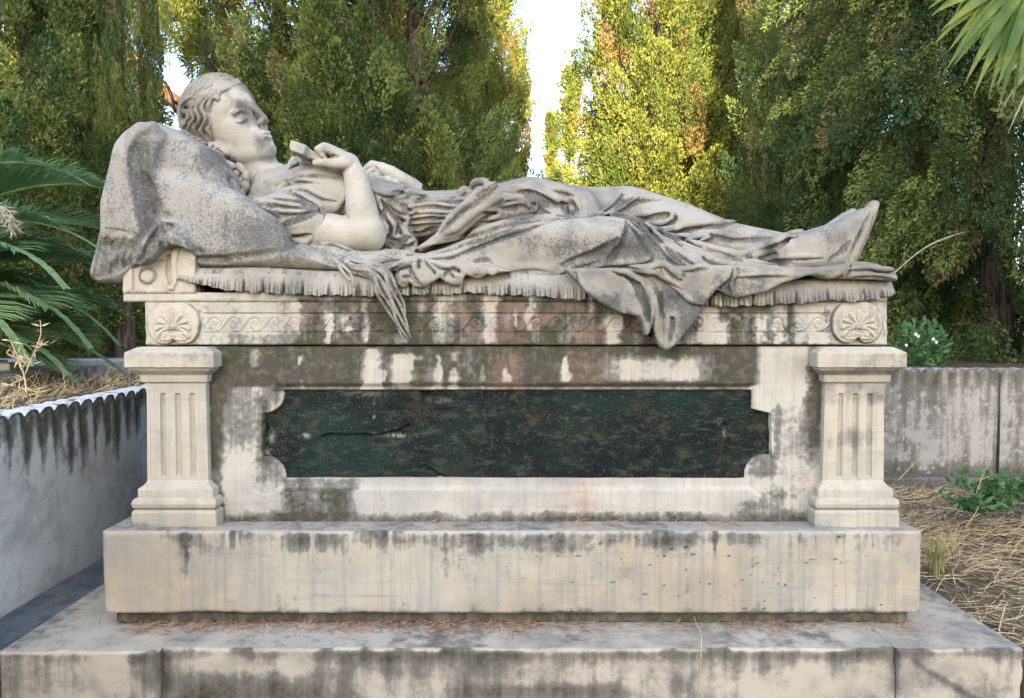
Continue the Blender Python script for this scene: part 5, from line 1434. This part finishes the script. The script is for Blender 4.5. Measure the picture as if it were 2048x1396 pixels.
tb = MB(); tb.tube(np.array([[pc[0], pc[1], z] for z in np.linspace(.45, 1.0, 8)]), [.24, .25, .24, .26, .25, .26, .22, .12], 14); tb.build('trunk', M_BARK, palm, True)
for i, (az, el, L, dr) in enumerate(((.15, 1.15, 1.75, 1.75), (-.12, 1.0, 1.55, 1.75), (-.35, .85, 1.5, 1.6), (.35, .80, 1.45, 1.5), (.0, .62, 1.35, 1.5), (-.6, .95, 1.45, 1.75), (.7, 1.05, 1.6, 1.7), (-.25, .35, 1.25, 1.1), (.12, .28, 1.25, 1.0), (.5, .35, 1.2, 1.0), (1.2, .9, 1.5, 1.5), (1.9, 1.0, 1.5, 1.6), (2.7, .9, 1.5, 1.5), (3.5, 1.0, 1.5, 1.6), (4.3, .9, 1.5, 1.5), (5.1, 1.1, 1.5, 1.7), (-.85, .5, 1.25, 1.3), (-.1, 1.35, 1.6, 1.9), (.08, .85, 1.5, 1.6), (-.22, .62, 1.4, 1.5), (.25, .55, 1.4, 1.3), (-.45, .55, 1.4, 1.45), (-.05, .15, 1.2, .9), (.28, 1.25, 1.7, 1.8))):
    frond(pc, az, el, L, dr, 'frond', palm, seed=i, roll=.1 * math.sin(i * 2.3))
# fan palm whose leaf hangs into the upper right corner
fp = empty('fan_palm', (2.9, .55, -.05))
tag(fp, 'fan palm right of the plot whose spiky leaf hangs into the top right corner', 'palm tree')
tb = MB(); tb.tube(np.array([[2.9 + .02 * math.sin(z * 3), .55, z] for z in np.linspace(-.15, 2.9, 14)]), np.linspace(.20, .14, 14), 12); tb.build('trunk', M_BARK, fp, True)
def fan(hub, dirs, name, mat, L0, n, spread, stalk_from, seed, wd=.021):
    g = np.random.default_rng(seed); b = MB()
    d0 = np.array(dirs[0], float); d0 /= np.linalg.norm(d0); nn = np.array(dirs[1], float); nn -= d0 * (nn @ d0); nn /= np.linalg.norm(nn); sd = np.cross(nn, d0)
    hub = np.array(hub)
    t = np.linspace(0, 1, 12)[:, None]
    st = np.array(stalk_from); mid = (st + hub) / 2 + np.array([0, 0, .25])
    b.tube((1 - t) ** 2 * st + 2 * t * (1 - t) * mid + t ** 2 * hub, np.linspace(.018, .011, 12), 6)
    for i in range(n):
        a = spread * (i / (n - 1) - .5) * 2 + .03 * g.normal()
        d = d0 * math.cos(a) + sd * math.sin(a); s_ = -d0 * math.sin(a) + sd * math.cos(a)
        L = L0 * (.82 + .18 * math.cos(a)) * (.92 + .14 * g.random())
        dr = .08 + .22 * g.random()
        q = []
        for k, ww in ((0, .15), (.2, .55), (.45, 1), (.65, .85), (.85, .4), (1, .04)):
            c = hub + d * L * k - np.array([0, 0, 1.]) * dr * L * k ** 3 + nn * .012 * math.sin(i * 2.1) * k
            fold = nn * wd * ww * .5
            q.append([c - s_ * wd * ww + fold, c, c + s_ * wd * ww + fold])
        b.grid(np.array(q))
    return b.build(name, mat, fp, True)
h1 = W(2085, -70, .30)
fan(h1, ((-.62, -.10, -.70), (.2, -1, .25)), 'leaf', M_FAN, .42, 26, 1.0, (2.9, .55, 2.85), 3, .021)
fan(W(2170, -330, .7), ((-.4, .1, -.8), (.3, -1, .2)), 'leaf', M_FAN, .7, 26, 1.5, (2.9, .55, 2.85), 4, .028)
fan(W(2125, 60, .45), ((-.50, -.05, -.85), (.2, -1, .1)), 'dry_leaf', M_FANDRY, .34, 12, .7, (2.9, .55, 2.75), 6, .008)
fan((3.4, 1.0, 3.1), ((.6, .5, -.4), (.3, -1, .4)), 'leaf', M_FAN, .8, 26, 1.6, (2.9, .55, 2.85), 5, .03)
# ------------------------------------------------------------------ umbrella pine far left with a sunlit orange limb
px_, py_ = at(300, 12.5)
pine = empty('pine_tree', (px_ - 1.3, py_, .5)); tag(pine, 'pine with a leaning orange limb crossing the patch of sky behind the statue head', 'tree')
pb = MB()
q0, q1, q2 = W(395, 262, py_), W(352, 205, py_ ), W(280, 140, py_)
base = np.array([px_ + 1.5, py_, .4])
pb.tube(spline([(*base,), tuple(q0 + [.35, 0, -.6]), tuple(q0), tuple(q1), tuple(q2), tuple(q2 + np.array([-.9, 0, 1.6]))], .3), np.linspace(.17, .07, len(spline([(*base,), tuple(q0 + [.35, 0, -.6]), tuple(q0), tuple(q1), tuple(q2), tuple(q2 + np.array([-.9, 0, 1.6]))], .3))), 10)
pb.build('trunk', M_PINEB, pine, True)
tw = MB()
for pts in (((350, 225), (342, 190), (330, 165), (300, 148), (285, 138)), ((355, 222), (335, 205), (320, 200)), ((282, 150), (283, 175), (276, 205))):
    tw.tube(spline([tuple(W(u, v, py_ - .4)) for u, v in pts], .1), .028, 5)
tw.build('branch', M_BARK, pine, True)
g = np.random.default_rng(91); vs = []; ts = []
for (u, v, r, n) in ((370, 60, 1.0, 2600), (335, 20, .9, 2200), (440, 90, .9, 2200), (300, 110, .35, 500), (410, 120, .5, 900), (420, 20, .8, 1800), (350, -60, 1.2, 2400)):
    c0 = W(u, v, py_); p = g.normal(size=(n, 3)); p /= np.linalg.norm(p, axis=1)[:, None]; p *= (r * .6 * g.random(n) ** .4)[:, None]
    keep = fbm(p[:, 0] * 3 + u, p[:, 2] * 3, p[:, 1] * 3, seed=17) > .46; p = p[keep]; n = len(p)
    d = p / (np.linalg.norm(p, axis=1)[:, None] + .01) + g.normal(size=(n, 3)) * .5 + [0, 0, .4]; d /= np.linalg.norm(d, axis=1)[:, None]
    v_, t_, _ = quads_from(c0 + p, d, .18 + .14 * g.random(n), np.full(n, .010), g, g.random(n), np.zeros(n)); vs.append(v_); ts.append(t_)
v = np.concatenate(vs)
link('crown', mesh_np('crown', v, np.arange(len(v)).reshape(-1, 4), None, False, {'tint': np.concatenate(ts), 'dead': np.zeros(len(v))}), M_CYPL, pine)
# ------------------------------------------------------------------ grave slab with a raised cross, white kerb, building, bush
gs = empty('grave_slab', (-2.7, 1.4, .57)); tag(gs, 'flat grey marble grave slab with a raised cross, left beyond the scalloped wall', 'grave')
b = MB(); b.box(-3.3, -2.19, .95, 1.86, .56, .632, .006); b.build('slab', M_MARB2, gs, attrs={'grime': lambda u, v, p: .25 + .3 * fbm(p[:, 0] * 6, p[:, 1] * 6, seed=3)})
b = MB(); b.box(-3.2, -2.42, 1.42, 1.54, .6325, .668, .004); b.box(-2.78, -2.66, 1.545, 1.78, .6325, .667, .004); b.box(-2.78, -2.66, 1.12, 1.415, .6325, .667, .004); b.build('raised_cross', M_MARB2, gs, attrs={'grime': lambda u, v, p: .15 + 0 * u})
kr = MB(); kr.box(-4.4, -1.72, 2.25, 2.42, .5, .640, .008)
tag(kr.build('stone_kerb', M_MARB2, None, attrs={'grime': lambda u, v, p: .1 + 0 * u}), 'low white stone kerb behind the grave slab with the raised cross', 'kerb')
bx, by = at(2035, 13.5)
bd = empty('pale_building', (bx + 1.2, by + 1.5, .4)); tag(bd, 'pale low building glimpsed under the drooping cypress at the far right', 'building')
b = MB(); b.box(bx - .25, bx + 4, by, by + 3, .4, 1.28, .01); b.build('wall', M_PALE, bd)
b = MB(); b.loft(bx + 1.87, by + 1.5, 2.2, 1.6, [(1.2805, 0), (1.36, .06), (1.40, .06), (1.9, -1.0)], .01); b.build('roof', M_PALE, bd)
for k in range(2):
    b = MB(); b.box(bx + .25 + 1.2 * k, bx + .75 + 1.2 * k, by - .012, by + .02, .75, 1.1, .004); b.build('window', M_DARKGL, bd)
bp = np.array([*at(1838, 5.3), .55])
bu = empty('flowering_bush', tuple(bp)); tag(bu, 'green bush with pale blue flowers behind the right end of the tomb', 'bush')
g = np.random.default_rng(5); n = 1500
p = g.normal(size=(n, 3)); p /= np.linalg.norm(p, axis=1)[:, None]; p *= (g.random(n) ** .4)[:, None] * [.20, .2, .24]; p[:, 2] += .08
p = p[fbm(p[:, 0] * 7, p[:, 2] * 7, p[:, 1] * 7, seed=3) > .44]; n = len(p)
d = p + g.normal(size=(n, 3)) * .3 + [0, 0, .1]; d /= np.linalg.norm(d, axis=1)[:, None]
v, t_, _ = quads_from(bp + p, d, .045 + .03 * g.random(n), np.full(n, .013), g, g.random(n), np.zeros(n))
link('foliage', mesh_np('foliage', v, np.arange(len(v)).reshape(-1, 4), None, False), M_WEED, bu)
for (u, v_) in ((1831, 668), (1866, 678), (1836, 672), (1812, 690), (1872, 684)):
    c = W(u, v_, bp[1] - .32); b = MB()
    for k in range(9):
        a = k * .7; d = np.array([math.cos(a), -.5, math.sin(a)]) * .011; s_ = np.array([-math.sin(a), 0, math.cos(a)]) * .006
        b.add([c, c + d * .6 + s_, c + d, c + d * .6 - s_], [[0, 1, 2, 3]])
    b.build('flower', M_FLOWER, bu)
# ------------------------------------------------------------------ straw, weeds, dry stalks
def blades(pos, L, wd, lean, g, seg=4, curl=.6, up=.35):
    n = len(pos); a = g.random(n) * 6.28; el = np.clip(up + lean * g.normal(size=n), -.1, 1.5)
    h = np.stack([np.cos(a), np.sin(a), 0 * a], -1); s_ = np.stack([-np.sin(a), np.cos(a), 0 * a], -1)
    cv = curl * g.normal(size=n); sw = .8 * g.normal(size=n)
    rows = []; p = pos.copy()
    for k in range(seg + 1):
        t = k / seg
        ww = (wd * (1 - .85 * t ** 2))[:, None] * (s_ * .8 + np.array([0, 0, .6]) * (1 if 1 else 0))
        rows.append(np.stack([p - ww, p + ww], 1))
        e = el - cv * t - .9 * t * t * (el > .3); hh = h + s_ * (sw * t)[:, None]; hh /= np.linalg.norm(hh, axis=1)[:, None]
        p = p + (np.cos(e)[:, None] * hh + np.sin(e)[:, None] * [0, 0, 1.]) * (L / seg)[:, None]
    Vv = np.stack(rows, 1)                                            # n, seg+1, 2, 3
    I = np.arange(n * (seg + 1) * 2).reshape(n, seg + 1, 2)
    q = np.stack([I[:, :-1, 0], I[:, 1:, 0], I[:, 1:, 1], I[:, :-1, 1]], -1).reshape(-1, 4)
    return Vv.reshape(-1, 3), q
def scatter(n, x0, x1, y0, y1, g, zoff=.004, dens=None):
    x = x0 + (x1 - x0) * g.random(n); y = y0 + (y1 - y0) * g.random(n)
    if dens is not None:
        k = g.random(n) < dens(x, y); x, y = x[k], y[k]
    return np.stack([x, y, ground_z(x, y) + zoff], -1)
g = np.random.default_rng(31)
ps = scatter(15000, 1.40, 3.6, -.24, 1.95, g, dens=lambda x, y: .22 + .95 * ss(.40, .66, fbm(x * 2.2, y * 2.2, seed=55)))
v, q = blades(ps, .05 + .16 * g.random(len(ps)) ** 1.5, .0007 + .0012 * g.random(len(ps)), .16, g, up=.06)
v[:, 2] = np.maximum(v[:, 2], ground_z(v[:, 0], v[:, 1]) + .002)
tag(link('dry_grass', mesh_np('dry_grass', v, q, None, False), M_STRAW), 'pale dry straw strewn over the bare earth right of the tomb', 'grass', kind='stuff')
ps2 = scatter(5200, -3.4, -1.73, -.6, 2.2, g, dens=lambda x, y: np.where((x < -2.19) & (y > .95) & (y < 1.86), 0, .9))
v2, q2 = blades(ps2, .05 + .10 * g.random(len(ps2)), .0010 + .0012 * g.random(len(ps2)), .4, g, up=.5)
v2[:, 2] = np.maximum(v2[:, 2], ground_z(v2[:, 0], v2[:, 1]) + .002)
tag(link('dry_grass', mesh_np('dry_grass', v2, q2, None, False), M_STRAW), 'fine blond dry grass on the raised ground left beyond the wall', 'grass', kind='stuff')
# chips and twigs
ch = MB()
for i in range(420):
    x, y = 1.4 + 2.0 * random.random(), -.2 + 2.1 * random.random(); s_ = .002 + .005 * random.random() ** 2
    z = float(ground_z(np.array([x]), np.array([y]))[0])
    pts = np.array([[x, y, z + s_], [x + s_ * 1.5, y, z], [x, y + s_ * 1.4, z], [x - s_ * 1.3, y - s_ * .3, z], [x + s_ * .3, y - s_ * 1.4, z]])
    ch.add(pts, None, [[0, 1, 2], [0, 2, 3], [0, 3, 4], [0, 4, 1]])
tag(ch.build('stone_chips', M_WALL2), 'small pale stone chips lying in the dry straw', 'gravel', kind='stuff')
# needle litter on the steps
g = np.random.default_rng(41)
n = 2600; x = -1.12 + 2.26 * g.random(n); y = -.088 - .075 * g.random(n) ** 2.2
k = g.random(n) < .25 + .9 * ss(.4, .62, fbm(x * 3, x * 0, seed=9)); x, y = x[k], y[k]
pa = np.stack([x, y, np.full(len(x), .004)], -1)
n = 240; xb = -.95 + 1.9 * g.random(n); pb_ = np.stack([xb, -.006 - .05 * g.random(n) ** 2, np.full(n, ZB1 + .003)], -1)
n = 160; pc_ = np.stack([-1.3 + 2.6 * g.random(n), -.26 + .16 * g.random(n), np.full(n, .004)], -1)
pa = np.concatenate([pa, pb_, pc_])
v, q = blades(pa, .012 + .045 * g.random(len(pa)), np.full(len(pa), .0011), .12, g, seg=3, up=.12)
zf = np.where(np.repeat(np.arange(len(pa)), 8) >= 0, np.repeat(pa[:, 2], 8), 0); v[:, 2] = np.maximum(v[:, 2], zf - .001)
tag(link('needle_litter', mesh_np('needle_litter', v, q, None, False), M_NEEDLE), 'brown cypress needles gathered along the steps of the tomb', 'litter', kind='stuff')
# dry leaves / single flakes on the steps
def stalk_plant(name, base, stems, mat, label, cat, leafmat=None, leaf=None, group=None, seed=0, rad=.0028):
    root = empty(name, tuple(base)); tag(root, label, cat, group)
    g = np.random.default_rng(seed); b = MB(); lf_ = MB()
    for pts in stems:
        s = spline([tuple(p) for p in pts], .02); b.tube(s, np.linspace(rad, rad * .4, len(s)), 5)
        if leaf:
            for k in range(leaf[0]):
                i = int(len(s) * (.15 + .85 * g.random())) % len(s); d = g.normal(size=3) * [1, .6, .6] + [0, 0, leaf[3]]; d /= np.linalg.norm(d)
                L = leaf[1] * (.6 + .8 * g.random()); w_ = np.cross(d, g.normal(size=3)); w_ /= np.linalg.norm(w_); w_ *= leaf[2]
                c = s[i]; lf_.add([c, c + d * L * .4 + w_, c + d * L, c + d * L * .4 - w_], [[0, 1, 2, 3]])
    if len(stems) <= 3 and not leaf: b.build('stem', mat, root, True)
    else:
        if leaf: b.add(np.concatenate(lf_.v), np.concatenate(lf_.q))
        b.build('foliage', mat, root, True)
    return root
yl = -.2
stalk_plant('dry_thistle', W(52, 795, yl), [[W(*p, yl + .05 * k) for p in q] for k, q in enumerate((((54, 795), (50, 760), (42, 730), (25, 690), (18, 680)), ((50, 750), (62, 720), (75, 690), (82, 665), (80, 640)), ((46, 735), (55, 722), (66, 728)), ((48, 758), (30, 765), (5, 775)), ((52, 775), (75, 785), (95, 780)), ((42, 720), (30, 715), (12, 705)), ((70, 700), (85, 690), (96, 690))))], M_STRAW, 'spindly dry yellow thistle standing on the raised ground at the left edge', 'plant', M_STRAW, (9, .030, .003, .3), seed=1)
stalk_plant('dry_thistle', W(205, 770, .7), [[W(*p, .7) for p in q] for q in (((205, 768), (211, 752), (218, 742)), ((208, 762), (200, 750)), ((210, 760), (226, 756)))], M_STRAW, 'tiny dry stalk on the raised ground next to the left pilaster', 'plant', seed=2, rad=.0016)
stalk_plant('reed_plume', W(-20, 400, .3), [[W(*p, .3) for p in q] for q in (((-60, 600), (-30, 430), (-8, 412), (12, 425), (38, 462)), ((-8, 412), (15, 420), (30, 440)), ((-5, 414), (8, 432), (24, 455)))], M_FANDRY, 'pale feathery dry plume among the palm fronds at the left edge', 'plant', M_FANDRY, (60, .035, .0016, -.6), seed=3)
gr = np.random.default_rng(8)
def bushy(u, v, y, n, hgt, spread, g):
    out = []
    b0 = W(u, v, y)
    for k in range(n):
        a = g.random() * 6.28; r = spread * g.random(); h = hgt * (.5 + .6 * g.random())
        out.append([b0 + [.02 * math.cos(a), .02 * math.sin(a), 0], b0 + [r * .5 * math.cos(a), r * .5 * math.sin(a), h * .6], b0 + [r * math.cos(a), r * math.sin(a), h]])
    return b0, out
for (u, v, y, n, h, sp, lab, sd) in ((1985, 1018, 1.15, 26, .15, .20, 'leafy green weed sprawling in the straw near the back wall', 21), (1950, 1022, 1.0, 12, .07, .16, 'low green weed spreading in front of the leafy one by the back wall', 22), (2045, 1000, 1.3, 16, .10, .16, 'green weed at the right edge below the joint of the back wall', 23)):
    b0, st = bushy(u, v, y, n, h, sp, np.random.default_rng(sd))
    stalk_plant('weed', b0, st, M_WEED, lab, 'weed', M_WEED, (15, .038, .010, .25), seed=sd, rad=.002, group='green weeds in the straw')
M_TUFT = simple('tuft_olive', (.16, .17, .06), (.32, .29, .13), 20, .8, .2)
for (u, v, y, n, h, sp, m_, lab, sd) in ((1872, 1150, .02, 46, .12, .06, M_TUFT, 'olive grass tuft against the right end of the plinth block', 31), (1900, 1105, .30, 26, .09, .09, M_STRAW, 'pale grass tuft behind the olive one at the plinth block', 32), (1885, 1010, 1.1, 30, .07, .10, M_STRAW, 'dry upright grass tuft in front of the back wall', 33)):
    b0, st = bushy(u, v, y, n, h, sp, np.random.default_rng(sd))
    stalk_plant('grass_tuft', b0, st, m_, lab, 'grass tuft', seed=sd, rad=.0014, group='grass tufts right of the tomb')
for (lab, pts, y) in (('long bent dry stalk leaning left of the green weeds at the back wall', ((1795, 962), (1830, 925), (1862, 895)), 1.2), ('thin dry stalk rising above the leafy weed', ((1945, 1010), (1962, 960), (1985, 912)), 1.0), ('dry stalk sticking up from the straw near the plinth corner', ((1930, 1055), (1945, 1035), (1958, 1012)), .4)):
    stalk_plant('dry_stalk', W(*pts[0], y), [[W(*p, y) for p in pts], [W(*pts[1], y), W(pts[1][0] + 16, pts[1][1] - 8, y)]], M_STRAW, lab, 'stalk', seed=4, rad=.0022, group='dry stalks right of the tomb')
ys = -.285
stalk_plant('dry_stalk', W(1396, 1400, ys), [[W(1393, 1440, ys), W(1396, 1390, ys), W(1400, 1330, ys), W(1403, 1285, ys), W(1400, 1262, -.22), W(1392, 1245, -.16), W(1388, 1232, -.13)], [W(1400, 1330, ys), W(1394, 1318, ys), W(1396, 1308, ys)], [W(1402, 1290, ys), W(1392, 1272, -.24)]], M_STRAW, 'single thin dry stem growing up in front of the lowest step', 'stem', seed=5, rad=.0022)
# bare twig that arches behind the feet
stalk_plant('bare_twig', W(1960, 462, 3.9), [[W(1960, 462, 3.9), W(1925, 466, 3.2), W(1870, 485, 2.3), W(1830, 510, 1.7), W(1786, 548, 1.2)]], M_FANDRY, 'thin bare twig drooping from the trees to the foot end of the couch', 'twig', seed=6, rad=.0075)
# ------------------------------------------------------------------ unseen wood, added behind the viewer to shade the plot
g = np.random.default_rng(77)
vs = []; ti = []; de = []
for row, yy in enumerate((-34, -37, -40)):
    for xx in np.arange(-9, 15, 2.0):
        hmax = 25.5
        n = 2600 if xx > -3.5 else 800
        z = g.random(n) ** .9 * hmax
        r = 1.7 * np.clip((hmax + .5 - z) / 5, .1, 1) * np.sqrt(g.random(n)); a = g.random(n) * 6.28
        c = np.stack([xx + (row % 2) * .9  + r * np.cos(a), yy + r * np.sin(a), z - .5], -1)
        hm = np.interp(c[:, 0], [-10, -4, -3.9, -.8, -.6, 1.1, 1.2, 4.6, 4.65, 4.85, 4.9, 5.8, 5.9, 20], [16.0, 16.0, 17.4, 17.4, 21.5, 21.5, 17.0, 17.0, 21, 21, 18.0, 18.0, 25, 25]); ok = c[:, 2] < hm; c, a = c[ok], a[ok]; n = len(c)  # tree tops cut by x so the sun reaches only some trees
        d = np.stack([np.cos(a) * .4, np.sin(a) * .4, np.ones(n)], -1) + g.normal(size=(n, 3)) * .4
        d /= np.linalg.norm(d, axis=1)[:, None]
        L = .8 + .6 * g.random(n)
        v, t_, d_ = quads_from(c, d, L, L * .3, g, g.random(n), np.zeros(n))
        vs.append(v); ti.append(t_); de.append(d_)
v = np.concatenate(vs)
o = link('cypress_wood', mesh_np('cypress_wood', v, np.arange(len(v)).reshape(-1, 4), None, False, {'tint': np.concatenate(ti), 'dead': np.concatenate(de)}), M_CYP)
tag(o, 'dense dark wood of tall cypresses beyond the edge of the plot', 'wood', kind='stuff')
